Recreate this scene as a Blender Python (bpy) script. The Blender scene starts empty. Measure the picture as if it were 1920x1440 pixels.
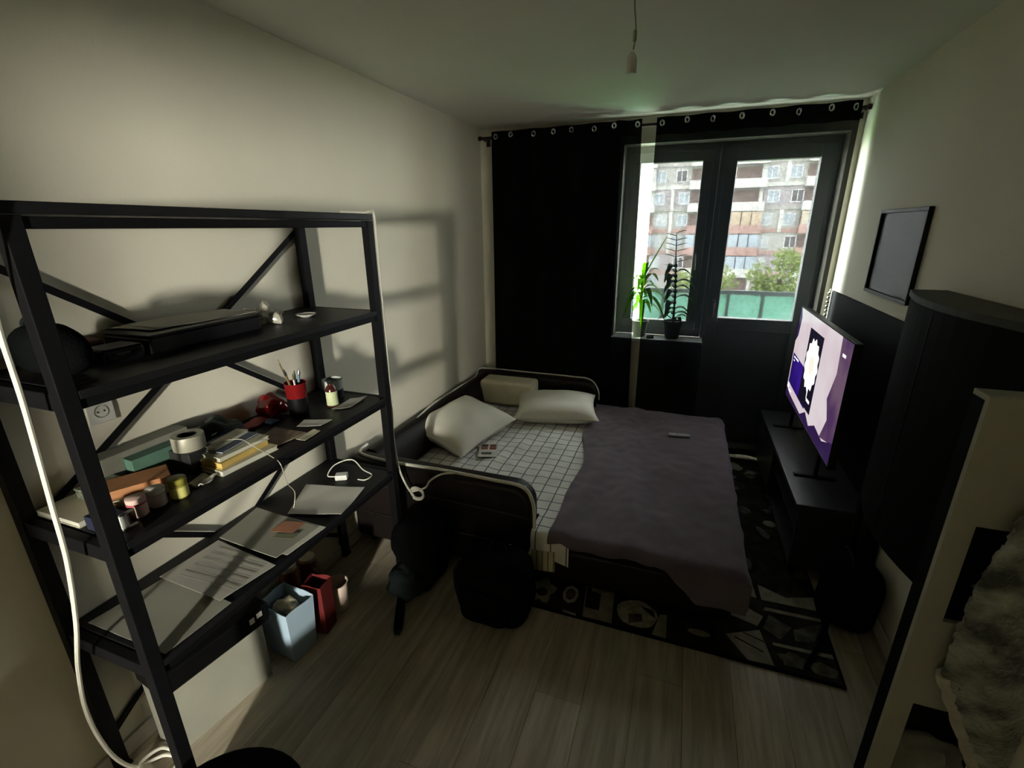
import bpy, math, random
from mathutils import Vector, Matrix, noise as mnoise

# ------------------------------------------------------------------ camera, sky, exposure
scn = bpy.context.scene
COL = scn.collection
cam_d = bpy.data.cameras.new('camera'); cam = bpy.data.objects.new('camera', cam_d); COL.objects.link(cam)
cam_d.sensor_fit = 'HORIZONTAL'; cam_d.sensor_width = 36.0
cam_d.lens = 880.0 / 1920.0 * 36.0
cam_d.clip_start = 0.02; cam_d.clip_end = 400
_p, _y, _r = math.radians(18.4), math.radians(20.0), math.radians(-0.5)
_f = Vector((-math.sin(_y) * math.cos(_p), math.cos(_y) * math.cos(_p), -math.sin(_p)))
_x = _f.cross(Vector((0, 0, 1))).normalized(); _u = _x.cross(_f)
_x2 = math.cos(_r) * _x + math.sin(_r) * _u; _u2 = -math.sin(_r) * _x + math.cos(_r) * _u
_m = Matrix((( _x2.x, _u2.x, -_f.x), (_x2.y, _u2.y, -_f.y), (_x2.z, _u2.z, -_f.z))).to_4x4()
_m.translation = Vector((0, 0, 1.83))
cam.matrix_world = _m
scn.camera = cam

world = bpy.data.worlds.new('overcast_sky'); scn.world = world; world.use_nodes = True
bg = world.node_tree.nodes['Background']
bg.inputs['Color'].default_value = (0.97, 1.0, 1.0, 1); bg.inputs['Strength'].default_value = 54.0

scn.view_settings.view_transform = 'Standard'
scn.view_settings.look = 'None'
scn.view_settings.gamma = 1.0
scn.view_settings.use_curve_mapping = False
scn.view_settings.exposure = -0.1
scn.cycles.max_bounces = 10; scn.cycles.diffuse_bounces = 6; scn.cycles.transparent_max_bounces = 16
scn.cycles.glossy_bounces = 3; scn.cycles.caustics_reflective = False; scn.cycles.caustics_refractive = False
scn.cycles.use_denoising = True

LAMP = 1950.0                     # glow of the globe lamp in the hall
# room dimensions: left wall, right wall, window wall, ceiling
XL, XR, YW, YB, ZC = -1.76, 1.02, 4.10, -1.60, 2.62

# sampling guide for the daylight at the window opening (gives off no light itself)
pd = bpy.data.lights.new('window_portal', 'AREA'); pd.shape = 'RECTANGLE'; pd.size = 1.52; pd.size_y = 2.4
pd.cycles.is_portal = True
po = bpy.data.objects.new('window_portal', pd); COL.objects.link(po)
po.location = (0.2, YW + 0.36, 1.2); po.rotation_euler = (math.radians(-90), 0, 0)

# ------------------------------------------------------------------ mesh helpers
R = random.Random(7)
def lin(c):
    if isinstance(c, str):
        c = tuple(int(c[i:i + 2], 16) / 255 for i in (0, 2, 4))
    return tuple(v / 12.92 if v <= 0.04045 else ((v + 0.055) / 1.055) ** 2.4 for v in c) + (1.0,)

class MB:
    """collects verts and faces of one mesh, in world coordinates"""
    def __init__(s): s.v = []; s.f = []; s.smooth = False
    def add(s, vs, fs):
        n = len(s.v); s.v += [Vector(v) for v in vs]; s.f += [tuple(i + n for i in f) for f in fs]; return s
    def box(s, x0, x1, y0, y1, z0, z1, mat=None):
        vs = [Vector((x, y, z)) for z in (z0, z1) for y in (y0, y1) for x in (x0, x1)]
        if mat is not None: vs = [mat @ v for v in vs]
        return s.add(vs, [(0, 2, 3, 1), (4, 5, 7, 6), (0, 1, 5, 4), (2, 6, 7, 3), (0, 4, 6, 2), (1, 3, 7, 5)])
    def bar(s, a, b, w, h=None, up=(0, 0, 1)):
        """rectangular bar from a to b"""
        h = h or w; a = Vector(a); b = Vector(b); d = (b - a); L = d.length; d.normalize()
        upv = Vector(up)
        if abs(d.dot(upv)) > .99: upv = Vector((1, 0, 0))
        sx = d.cross(upv).normalized(); sz = sx.cross(d)
        m = Matrix((sx, d, sz)).transposed().to_4x4(); m.translation = a
        return s.box(-w / 2, w / 2, 0, L, -h / 2, h / 2, m)
    def lathe(s, prof, c=(0, 0, 0), n=24, mat=None, cap=True, sx=1, sy=1):
        c = Vector(c); vs = []; fs = []; k = len(prof)
        for r, z in prof:
            for i in range(n):
                a = 2 * math.pi * i / n
                v = Vector((r * math.cos(a) * sx, r * math.sin(a) * sy, z))
                vs.append((mat @ v if mat is not None else v) + c)
        for j in range(k - 1):
            for i in range(n):
                i2 = (i + 1) % n
                fs.append((j * n + i, j * n + i2, (j + 1) * n + i2, (j + 1) * n + i))
        if cap:
            fs.append(tuple(range(n - 1, -1, -1))); fs.append(tuple((k - 1) * n + i for i in range(n)))
        s.smooth = True
        return s.add(vs, fs)
    def tube(s, pts, r, n=8, closed=False, rs=None):
        pts = [Vector(p) for p in pts]; k = len(pts); vs = []; fs = []
        up = Vector((0, 0, 1)); prev = None
        for i, p in enumerate(pts):
            a = pts[(i - 1) % k] if (closed or i > 0) else p
            b = pts[(i + 1) % k] if (closed or i < k - 1) else p
            t = (b - a)
            if t.length < 1e-9: t = Vector((0, 0, 1))
            t.normalize()
            if prev is None:
                u = t.cross(up)
                if u.length < 1e-3: u = t.cross(Vector((1, 0, 0)))
            else:
                u = prev - t * prev.dot(t)
                if u.length < 1e-4: u = t.cross(up)
            u.normalize(); prev = u; w = t.cross(u)
            rr = rs[i] if rs else r
            for j in range(n):
                an = 2 * math.pi * j / n
                vs.append(p + u * math.cos(an) * rr + w * math.sin(an) * rr)
        m = k if closed else k - 1
        for i in range(m):
            i2 = (i + 1) % k
            for j in range(n):
                j2 = (j + 1) % n
                fs.append((i * n + j, i * n + j2, i2 * n + j2, i2 * n + j))
        if not closed:
            fs.append(tuple(range(n - 1, -1, -1))); fs.append(tuple((k - 1) * n + j for j in range(n)))
        s.smooth = True
        return s.add(vs, fs)
    def prism(s, poly, z0, z1, mat=None):
        n = len(poly)
        vs = [Vector((x, y, z0)) for x, y in poly] + [Vector((x, y, z1)) for x, y in poly]
        if mat is not None: vs = [mat @ v for v in vs]
        fs = [tuple(range(n - 1, -1, -1)), tuple(range(n, 2 * n))]
        fs += [(i, (i + 1) % n, n + (i + 1) % n, n + i) for i in range(n)]
        return s.add(vs, fs)
    def grid(s, fn, nu, nv, thick=0.0):
        """surface fn(u,v)->point, u,v in 0..1; with thick a closed slab along the normal"""
        P = [[Vector(fn(i / nu, j / nv)) for j in range(nv + 1)] for i in range(nu + 1)]
        vs = [p for row in P for p in row]; w = nv + 1
        fs = [(i * w + j, (i + 1) * w + j, (i + 1) * w + j + 1, i * w + j + 1) for i in range(nu) for j in range(nv)]
        if thick:
            N = []
            for i in range(nu + 1):
                for j in range(nv + 1):
                    du = P[min(i + 1, nu)][j] - P[max(i - 1, 0)][j]; dv = P[i][min(j + 1, nv)] - P[i][max(j - 1, 0)]
                    n_ = du.cross(dv)
                    N.append(n_.normalized() if n_.length > 1e-12 else Vector((0, 0, 1)))
            k = len(vs); vs = vs + [v - n_ * thick for v, n_ in zip(vs, N)]
            fs += [tuple(k + q for q in reversed(f)) for f in fs]
            rim = [(i * w, (i + 1) * w) for i in range(nu)] + [((i + 1) * w + nv, i * w + nv) for i in range(nu)]
            rim += [(j + 1, j) for j in range(nv)] + [(nu * w + j, nu * w + j + 1) for j in range(nv)]
            fs += [(b, a, a + k, b + k) for a, b in rim]
        s.smooth = True
        return s.add(vs, fs)
    def blob(s, c, r, e=0.6, amp=0.0, freq=6.0, nu=28, nv=18, seed=0.0, flat=None):
        """superellipsoid with noise"""
        c = Vector(c); vs = []; fs = []
        def sp(v, p): return math.copysign(abs(v) ** p, v)
        for j in range(nv + 1):
            ph = -math.pi / 2 + math.pi * j / nv
            for i in range(nu):
                th = 2 * math.pi * i / nu
                d = Vector((sp(math.cos(ph), e) * sp(math.cos(th), e), sp(math.cos(ph), e) * sp(math.sin(th), e), sp(math.sin(ph), e)))
                v = Vector((d.x * r[0], d.y * r[1], d.z * r[2]))
                if amp:
                    v += d.normalized() * amp * mnoise.noise((v + c) * freq + Vector((seed, seed, seed)))
                if flat is not None and v.z < -r[2] * flat: v.z = -r[2] * flat
                vs.append(c + v)
        for j in range(nv):
            for i in range(nu):
                i2 = (i + 1) % nu
                fs.append((j * nu + i, j * nu + i2, (j + 1) * nu + i2, (j + 1) * nu + i))
        s.smooth = True
        return s.add(vs, fs)
    def xf(s, m): s.v = [m @ v for v in s.v]; return s

def rotz(a, at=(0, 0, 0)):
    return Matrix.Translation(Vector(at)) @ Matrix.Rotation(a, 4, 'Z')

BASE = {}
def mesh_of(name, mb, mat, off):
    me = bpy.data.meshes.new(name)
    me.from_pydata([tuple(v - off) for v in mb.v], [], mb.f)
    if mb.smooth:
        me.polygons.foreach_set('use_smooth', [True] * len(me.polygons))
        try: me.set_sharp_from_angle(angle=math.radians(42))
        except Exception: pass
    if mat is not None: me.materials.append(mat)
    me.update(); return me
def thing(name, label, cat, base=(0, 0, 0), group=None):
    o = bpy.data.objects.new(name, None); COL.objects.link(o); o.empty_display_size = .05
    o.location = base; o['label'] = label; o['category'] = cat
    if group: o['group'] = group
    BASE[o] = Vector(base); return o
def part(name, mb, mat, parent, bevel=0, label=None, kind=None, seg=2):
    off = BASE[parent]
    o = bpy.data.objects.new(name, mesh_of(name, mb, mat, off)); COL.objects.link(o); o.parent = parent
    BASE[o] = off
    if bevel: addbevel(o, bevel, seg)
    if label: o['label'] = label
    if kind: o['kind'] = kind
    return o
def addbevel(o, w, seg=2):
    b = o.modifiers.new('bevel', 'BEVEL'); b.width = w; b.segments = seg; b.limit_method = 'ANGLE'; b.angle_limit = math.radians(40)
def solo(name, mb, mat, label, cat, bevel=0, group=None, kind=None, seg=2):
    lo = Vector([min(v[i] for v in mb.v) for i in range(3)]); hi = Vector([max(v[i] for v in mb.v) for i in range(3)])
    off = Vector(((lo.x + hi.x) / 2, (lo.y + hi.y) / 2, lo.z))
    o = bpy.data.objects.new(name, mesh_of(name, mb, mat, off)); COL.objects.link(o); o.location = off; BASE[o] = off
    if label: o['label'] = label
    if cat: o['category'] = cat
    if group: o['group'] = group
    if kind: o['kind'] = kind
    if bevel: addbevel(o, bevel, seg)
    return o
def struct(name, mb, mat, bevel=0):
    return solo(name, mb, mat, None, None, bevel, kind='structure')
def spline(pts, n=10):
    """Catmull-Rom through pts"""
    P = [Vector(p) for p in pts]; out = []
    for i in range(len(P) - 1):
        a = P[max(i - 1, 0)]; b = P[i]; c = P[i + 1]; d = P[min(i + 2, len(P) - 1)]
        for k in range(n):
            t = k / n
            out.append(.5 * ((2 * b) + (c - a) * t + (2 * a - 5 * b + 4 * c - d) * t * t + (-a + 3 * b - 3 * c + d) * t ** 3))
    out.append(P[-1]); return out

# ------------------------------------------------------------------ materials
def mat(name, col, rough=.6, metal=0.0, col2=None, scale=12.0, bump=0.0, bscale=None, spec=.4, stretch=None, rnd=0.0, detail=5.0, sheen=0.0, contrast=None):
    m = bpy.data.materials.new(name); m.use_nodes = True; nt = m.node_tree; N = nt.nodes; Lk = nt.links
    b = N['Principled BSDF']
    b.inputs['Roughness'].default_value = rough; b.inputs['Metallic'].default_value = metal
    b.inputs['Specular IOR Level'].default_value = spec
    if sheen: b.inputs['Sheen Weight'].default_value = sheen
    c1 = lin(col); b.inputs['Base Color'].default_value = c1
    tc = N.new('ShaderNodeTexCoord'); mp = N.new('ShaderNodeMapping'); Lk.new(tc.outputs['Object'], mp.inputs['Vector'])
    if stretch: mp.inputs['Scale'].default_value = stretch
    src = None
    if col2 is None:
        col2 = tuple(max(0, min(1, v * .9)) for v in (tuple(int(col[i:i + 2], 16) / 255 for i in (0, 2, 4)) if isinstance(col, str) else col))
    nz = N.new('ShaderNodeTexNoise'); nz.inputs['Scale'].default_value = scale; nz.inputs['Detail'].default_value = detail
    Lk.new(mp.outputs['Vector'], nz.inputs['Vector'])
    rp = N.new('ShaderNodeValToRGB'); rp.color_ramp.elements[0].position, rp.color_ramp.elements[1].position = contrast or (.35, .65)
    rp.color_ramp.elements[0].color = c1; rp.color_ramp.elements[1].color = lin(col2)
    Lk.new(nz.outputs['Fac'], rp.inputs['Fac']); src = rp.outputs['Color']
    if rnd:
        oi = N.new('ShaderNodeObjectInfo'); mr = N.new('ShaderNodeMapRange')
        mr.inputs['To Min'].default_value = 1 - rnd; mr.inputs['To Max'].default_value = 1 + rnd
        Lk.new(oi.outputs['Random'], mr.inputs['Value'])
        hv = N.new('ShaderNodeHueSaturation'); Lk.new(src, hv.inputs['Color']); Lk.new(mr.outputs['Result'], hv.inputs['Value']); src = hv.outputs['Color']
        ad = N.new('ShaderNodeVectorMath'); ad.operation = 'ADD'
        Lk.new(oi.outputs['Random'], ad.inputs[1]); Lk.new(tc.outputs['Object'], ad.inputs[0])
        sc_ = N.new('ShaderNodeVectorMath'); sc_.operation = 'SCALE'
    Lk.new(src, b.inputs['Base Color'])
    if bump:
        n2 = N.new('ShaderNodeTexNoise'); n2.inputs['Scale'].default_value = bscale or scale * 4; n2.inputs['Detail'].default_value = 4
        Lk.new(mp.outputs['Vector'], n2.inputs['Vector'])
        bp = N.new('ShaderNodeBump'); bp.inputs['Strength'].default_value = bump; bp.inputs['Distance'].default_value = .01
        Lk.new(n2.outputs['Fac'], bp.inputs['Height']); Lk.new(bp.outputs['Normal'], b.inputs['Normal'])
    return m
def emit_mat(name, col, strength, col2=None, scale=2.0):
    m = bpy.data.materials.new(name); m.use_nodes = True; nt = m.node_tree; N = nt.nodes; Lk = nt.links
    b = N['Principled BSDF']; b.inputs['Base Color'].default_value = (0.01, .01, .01, 1); b.inputs['Roughness'].default_value = .25
    b.inputs['Emission Color'].default_value = lin(col); b.inputs['Emission Strength'].default_value = strength
    if col2:
        tc = N.new('ShaderNodeTexCoord'); nz = N.new('ShaderNodeTexNoise'); nz.inputs['Scale'].default_value = scale
        nz.inputs['Detail'].default_value = 2
        rp = N.new('ShaderNodeValToRGB'); rp.color_ramp.elements[0].position = .4; rp.color_ramp.elements[1].position = .62
        rp.color_ramp.elements[0].color = lin(col); rp.color_ramp.elements[1].color = lin(col2)
        Lk.new(tc.outputs['Object'], nz.inputs['Vector']); Lk.new(nz.outputs['Fac'], rp.inputs['Fac']); Lk.new(rp.outputs['Color'], b.inputs['Emission Color'])
    return m
def see_through(name, tcol, dcol, fac, gloss=0.0, grough=.02, translucent=0.0):
    """mix of transparent and diffuse (fac = share that is opaque), with an optional gloss layer"""
    m = bpy.data.materials.new(name); m.use_nodes = True; nt = m.node_tree; N = nt.nodes; Lk = nt.links
    N.remove(N['Principled BSDF']); out = N['Material Output']
    t = N.new('ShaderNodeBsdfTransparent'); t.inputs['Color'].default_value = tcol if len(tcol) == 4 else tcol + (1,)
    d = N.new('ShaderNodeBsdfDiffuse'); d.inputs['Color'].default_value = lin(dcol)
    mx = N.new('ShaderNodeMixShader'); mx.inputs['Fac'].default_value = fac
    Lk.new(t.outputs[0], mx.inputs[1])
    if translucent:
        tr = N.new('ShaderNodeBsdfTranslucent'); tr.inputs['Color'].default_value = lin(dcol)
        m2 = N.new('ShaderNodeMixShader'); m2.inputs['Fac'].default_value = translucent
        Lk.new(d.outputs[0], m2.inputs[1]); Lk.new(tr.outputs[0], m2.inputs[2]); Lk.new(m2.outputs[0], mx.inputs[2])
    else: Lk.new(d.outputs[0], mx.inputs[2])
    last = mx
    if gloss:
        g = N.new('ShaderNodeBsdfGlossy'); g.inputs['Roughness'].default_value = grough
        m3 = N.new('ShaderNodeMixShader'); m3.inputs['Fac'].default_value = gloss
        Lk.new(last.outputs[0], m3.inputs[1]); Lk.new(g.outputs[0], m3.inputs[2]); last = m3
    Lk.new(last.outputs[0], out.inputs['Surface']); return m
def leaf_mat(name, col, col2):
    m = mat(name, col, .45, col2=col2, scale=20); nt = m.node_tree; N = nt.nodes; Lk = nt.links
    b = N['Principled BSDF']; out = N['Material Output']
    tr = N.new('ShaderNodeBsdfTranslucent'); tr.inputs['Color'].default_value = lin(col2)
    mx = N.new('ShaderNodeMixShader'); mx.inputs['Fac'].default_value = .45
    Lk.new(b.outputs[0], mx.inputs[1]); Lk.new(tr.outputs[0], mx.inputs[2]); Lk.new(mx.outputs[0], out.inputs['Surface'])
    return m
def grid_mat(name, base, line, pitch, width, axes=('X', 'Y'), line2=None, rough=.8):
    """woven windowpane check: thin lines every pitch metres"""
    m = mat(name, base, rough, bump=.15, bscale=300, scale=6); nt = m.node_tree; N = nt.nodes; Lk = nt.links
    b = N['Principled BSDF']; tc = [n for n in N if n.type == 'TEX_COORD'][0]
    sp = N.new('ShaderNodeSeparateXYZ'); Lk.new(tc.outputs['Object'], sp.inputs[0]); prev = None
    for ax in axes:
        dv = N.new('ShaderNodeMath'); dv.operation = 'DIVIDE'; dv.inputs[1].default_value = pitch; Lk.new(sp.outputs[ax], dv.inputs[0])
        fr = N.new('ShaderNodeMath'); fr.operation = 'FRACT'; Lk.new(dv.outputs[0], fr.inputs[0])
        lt = N.new('ShaderNodeMath'); lt.operation = 'LESS_THAN'; lt.inputs[1].default_value = width / pitch; Lk.new(fr.outputs[0], lt.inputs[0])
        if prev is None: prev = lt
        else:
            mxm = N.new('ShaderNodeMath'); mxm.operation = 'MAXIMUM'; Lk.new(prev.outputs[0], mxm.inputs[0]); Lk.new(lt.outputs[0], mxm.inputs[1]); prev = mxm
    mx = N.new('ShaderNodeMixRGB'); mx.inputs['Color2'].default_value = lin(line)
    src = b.inputs['Base Color'].links[0].from_socket
    Lk.new(src, mx.inputs['Color1']); Lk.new(prev.outputs[0], mx.inputs['Fac']); Lk.new(mx.outputs[0], b.inputs['Base Color'])
    return m

M = {}
M['wall'] = mat('painted_wall', 'dad6c6', .9, col2='d4d0c0', scale=1.5, bump=.05, bscale=90, spec=.2)
M['ceiling'] = mat('ceiling_paint', 'dcdbd2', .95, col2='d8d7ce', scale=2, spec=.1)
M['plank'] = mat('oak_laminate', 'aca290', .5, col2='908776', scale=5, stretch=(9, .7, 1), rnd=.13, bump=.04, bscale=40)
M['gap'] = mat('plank_joint', '3a342c', .9)
M['pvc'] = mat('white_pvc', 'dfe2e2', .35, col2='d8dbdb', spec=.5)
M['trim'] = mat('white_trim', 'c9c6bb', .5)
M['rod'] = mat('dark_bronze', '2c211d', .35, .6)
M['chrome'] = mat('chrome', 'c9ccce', .18, 1.0, col2='b5b8ba')
M['blackout'] = mat('blackout_cloth', '08090b', .95, col2='0c0d0f', scale=40, bump=.2, bscale=400, spec=.1)
M['sheer'] = see_through('black_sheer', (.076, .076, .076), '15171a', .18, translucent=.5)
M['hem'] = mat('sheer_hem', '0a0b0d', .9, spec=.1)
M['glass'] = see_through('window_glass', (.95, .97, .96), 'ffffff', 0.0, gloss=.06)
M['teal'] = see_through('teal_glass', (.7, .97, .9), '9bd3c3', .55, gloss=.05)
M['black_metal'] = mat('black_metal', '0b0b0d', .6, 0.0, col2='0f0f12', scale=60, bump=.06, bscale=300, spec=.12)
M['black_board'] = mat('black_board', '17171a', .5, col2='131316', scale=30, bump=.05, bscale=200, spec=.2)
M['leather'] = mat('brown_leather', '140e0c', .45, col2='0e0a08', scale=8, bump=.25, bscale=160, spec=.22)
M['leather_seam'] = mat('leather_seam', '0d0907', .6)
M['sheet'] = grid_mat('check_sheet', 'e4e3de', '5c6068', .082, .0065)
M['sheet_drop'] = grid_mat('striped_border', 'bdb89e', '6a654e', .03, .007, axes=('X',))
M['blanket'] = mat('plum_fleece', '625862', .95, col2='574e57', scale=5, bump=.35, bscale=220, sheen=.3, spec=.1)
M['pillow'] = mat('cream_cotton', 'e9e6da', .9, col2='e3dfd2', scale=4, bump=.12, bscale=50, spec=.1)
M['foam'] = mat('cream_foam', 'e0d9c0', .9, col2='d8d1b8')
M['white_pl'] = mat('white_plastic', 'd6d6d0', .35)
M['led'] = mat('white_silicone', 'dbd9cd', .5, col2='d3d1c5')
M['black_cloth'] = mat('black_cloth', '090b0b', 1.0, col2='0d0f10', scale=14, bump=.3, bscale=120, spec=.02)
M['dark_grey_cloth'] = mat('charcoal_cloth', '1e2324', 1.0, col2='15191a', scale=14, bump=.3, bscale=90, spec=.03)
M['black_pl'] = mat('black_plastic', '0b0b0d', .45, spec=.2)
M['paper'] = mat('white_paper', 'bebcb4', .9, col2='b5b3ab', scale=3, spec=.1)
M['paper_grey'] = mat('grey_paper', '8d8c80', .9, col2='85847a', scale=3, spec=.1)
M['paper_pale'] = mat('pale_paper', 'a8a69c', .9, col2='9c9a92', scale=3, spec=.1)

# ------------------------------------------------------------------ room shell
floor = struct('floor', MB().box(XL - .1, XR + .1, YB, YW, -.10, -.012), M['gap'])
pw, pl_ = .192, 1.285
pme = None
i = 0; x = XL
while x < XR:
    x1 = min(x + pw, XR)
    y = YB - (0.0, .43, .86, .21, .64)[i % 5]
    while y < YW:
        y0 = max(y, YB); y1 = min(y + pl_, YW)
        if y1 - y0 > .02:
            o = part('plank', MB().box(x + .0008, x1 - .0008, y0 + .0008, y1 - .0008, -.012, 0.0), M['plank'], floor)
        y += pl_
    x += pw; i += 1
struct('ceiling', MB().box(XL - .1, XR + .1, YB - .1, YW + .4, ZC, ZC + .1), M['ceiling'])
struct('wall_left', MB().box(XL - .12, XL, YB - .1, YW + .4, -.1, ZC), M['wall'])
struct('wall_right', MB().box(XR, XR + .12, YB - .1, YW + .4, -.1, ZC), M['wall'])
M['lampbody'] = mat('lamp_body', '8a8478', .4, .5)
# open doorway behind the viewer, with the hall beyond it lit by a globe lamp
JX0, JX1, JZ, HY = -.78, -.35, 2.03, -5.60
struct('wall_back', MB().box(XL, JX0, YB - .12, YB, -.1, ZC).box(JX1, XR, YB - .12, YB, -.1, ZC).box(JX0, JX1, YB - .12, YB, JZ, ZC), M['wall'])
struct('trim_1', MB().box(JX0 - .06, JX0, YB, YB + .012, 0, JZ).box(JX1, JX1 + .06, YB, YB + .012, 0, JZ).box(JX0 - .06, JX1 + .06, YB, YB + .012, JZ, JZ + .06), M['trim'], .003)
M['hall'] = mat('hall_wallpaper', '7f7969', .9, col2='797363', scale=2, spec=.1)
HX0, HX1 = XL, 3.30
struct('wall_hall', MB().box(HX0 - .12, HX0, HY, YB - .12, -.1, ZC).box(HX1, HX1 + .12, HY, YB - .12, -.1, ZC).box(HX0 - .12, HX1 + .12, HY - .12, HY, -.1, ZC).box(HX0 - .12, HX1 + .12, HY, YB - .12, ZC, ZC + .1)
       .box(XR + .1, HX1, YB - .24, YB - .12, -.1, ZC).box(HX0 - .1, HX1 + .1, HY, YB, -.10, -.001), M['hall'])
hl = thing('hall_lamp', 'round white globe lamp on a stem in the hall behind the doorway', 'lamp', (.56, -5.10, 0))
part('foot', MB().lathe([(.15, 0), (.15, .015), (.02, .03)], (.56, -5.10, 0), 24), M['lampbody'], hl)
part('stem', MB().tube([(.56, -5.10, .025), (.56, -5.10, 1.42)], .012, 10), M['lampbody'], hl)
gl = part('globe', MB().blob((.56, -5.10, 1.70), (.15, .15, .28), 1.0, 0, 1, 28, 18), emit_mat('lamp_glow', (1.0, .985, .92), LAMP), hl)
OX0, OX1, SX, SZ, OZ = -.545, .955, .165, .925, 2.435        # opening left/right, window|door split, sill height, lintel
wf = MB().box(XL, OX0, YW, YW + .40, -.1, ZC).box(OX1, XR, YW, YW + .40, -.1, ZC)
wf.box(OX0, OX1, YW, YW + .40, OZ, ZC).box(OX0, SX, YW, YW + .40, -.1, SZ - .03).box(SX, OX1, YW, YW + .40, -.1, .0)
struct('wall_front', wf, M['wall'])
struct('baseboard_left', MB().box(XL, XL + .015, YB, YW, 0, .07), M['trim'], .004)
struct('baseboard_right', MB().box(XR - .015, XR, YB, YW, 0, .07), M['trim'], .004)
struct('baseboard_front', MB().box(XL + .016, SX, YW - .015, YW, 0, .07), M['trim'], .004)

# window beside the balcony door
GY = YW + .20
w1 = struct('window_1', MB().box(OX0, SX - .002, GY - .035, GY + .035, SZ, SZ + .07).box(OX0, SX - .002, GY - .035, GY + .035, OZ - .06, OZ)
            .box(OX0, OX0 + .06, GY - .035, GY + .035, SZ + .07, OZ - .06).box(SX - .057, SX - .002, GY - .035, GY + .035, SZ + .07, OZ - .06), M['pvc'], .004)
def frame4(x0, x1, z0, z1, w, y0, y1):
    return MB().box(x0, x1, y0, y1, z0, z0 + w).box(x0, x1, y0, y1, z1 - w, z1).box(x0, x0 + w, y0, y1, z0 + w, z1 - w).box(x1 - w, x1, y0, y1, z0 + w, z1 - w)
part('sash', frame4(OX0 + .05, SX - .05, SZ + .06, OZ - .05, .075, GY - .055, GY + .02), M['pvc'], w1, .006)
part('pane', MB().box(OX0 + .12, SX - .12, GY - .02, GY - .014, SZ + .13, OZ - .12), M['glass'], w1)
part('sill', MB().box(OX0 - .02, SX + .02, YW - .045, GY - .035, SZ - .03, SZ), M['pvc'], w1, .006)
part('handle', MB().box(SX - .105, SX - .08, GY - .075, GY - .055, 1.55, 1.62).bar((SX - .0925, GY - .082, 1.60), (SX - .0925, GY - .082, 1.49), .018, .012), M['white_pl'], w1, .003)
# balcony door
d1 = struct('door_1', MB().box(SX, SX + .05, GY - .035, GY + .035, 0, OZ).box(OX1 - .05, OX1, GY - .035, GY + .035, 0, OZ)
            .box(SX + .05, OX1 - .05, GY - .035, GY + .035, OZ - .06, OZ).box(SX + .05, OX1 - .05, GY - .035, GY + .035, 0, .03), M['pvc'], .004)
DX0, DX1 = SX + .035, OX1 - .035
part('sash', MB().box(DX0, DX0 + .085, GY - .06, GY + .02, .025, OZ - .05).box(DX1 - .085, DX1, GY - .06, GY + .02, .025, OZ - .05)
     .box(DX0 + .085, DX1 - .085, GY - .06, GY + .02, OZ - .14, OZ - .05).box(DX0 + .085, DX1 - .085, GY - .06, GY + .02, 1.00, 1.105)
     .box(DX0 + .085, DX1 - .085, GY - .06, GY + .02, .025, .12), M['pvc'], d1, .005)
part('lower_panel', MB().box(DX0 + .085, DX1 - .085, GY - .03, GY, .12, 1.0), M['pvc'], d1)
part('pane', MB().box(DX0 + .085, DX1 - .085, GY - .02, GY - .014, 1.105, OZ - .14), M['glass'], d1)
part('handle', MB().box(DX0 + .03, DX0 + .055, GY - .08, GY - .06, 1.18, 1.25).bar((DX0 + .0425, GY - .088, 1.235), (DX0 + .0425, GY - .088, 1.12), .018, .012), M['white_pl'], d1, .003)

# ------------------------------------------------------------------ balcony and the view outside
M['concrete'] = mat('balcony_concrete', '9b9a94', .9, col2='8d8c86', scale=8)
M['rail'] = mat('grey_rail', '5a6462', .5, .3)
bal = thing('balcony', 'open balcony with grey rail and teal glass panels outside the window', 'balcony', (0.3, 5.0, -.1))
part('slab', MB().box(-2.2, 2.6, YW + .42, 5.58, -.22, -.02), M['concrete'], bal)
part('top_rail', MB().box(-2.2, 2.6, 5.47, 5.52, 1.145, 1.185), M['rail'], bal)
part('lower_rail', MB().box(-2.2, 2.6, 5.48, 5.51, .80, .825), M['rail'], bal)
px_ = [-2.19 + .33 * k for k in range(15)]
for k, xx in enumerate(px_):
    part('post', MB().box(xx - .013, xx + .013, 5.48, 5.51, -.02, 1.145), M['rail'], bal)
    if k < 14: part('glass_panel', MB().box(xx + .014, xx + .316, 5.492, 5.498, .03, .80), M['teal'], bal); part('glass_panel', MB().box(xx + .014, xx + .316, 5.492, 5.498, .826, 1.14), M['teal'], bal)

GZ = -13.0
M['ground'] = mat('courtyard_asphalt', '7d7f7a', .95, col2='6e706a', scale=.3)
struct('ground', MB().box(-60, 80, 6.5, 110, GZ - .3, GZ), M['ground'])
M['grass'] = mat('lawn', '6e8a4c', .95, col2='5b7740', scale=.6)
solo('lawn', MB().box(-40, 50, 18, 52, GZ, GZ + .06), M['grass'], 'flat green lawn in the yard far below the balcony', 'lawn', kind='stuff')
M['fac_grey'] = mat('facade_grey', 'b4b2ae', .9, col2='aaa8a4', scale=.5)
M['fac_pink'] = mat('facade_pink', 'b89a93', .9, col2='ad8f88', scale=.5)
M['fac_lilac'] = mat('facade_lilac', 'aaa3a6', .9, col2='a09a9d', scale=.5)
M['fac_white'] = mat('facade_white', 'cfcfca', .85, col2='c8c8c3', scale=.5)
M['fac_dark'] = mat('recess_shade_and_roof', '8a7a75', .9, col2='7b6d69', scale=.7)  # loggia shade as a colour, shared with the roof
M['win_glass'] = mat('far_glass_sky_reflection', '8e98a2', .1, col2='a3abb3', scale=.4, spec=.8)  # sky reflection put into the glass as a lighter base colour
M['win_frame'] = mat('far_window_frame', 'e4e8ea', .6)
M['loggia'] = mat('loggia_glazing', 'c9b79a', .3, col2='a8aeb2', scale=.3)
FY = 72.0; FH = 2.8
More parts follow.
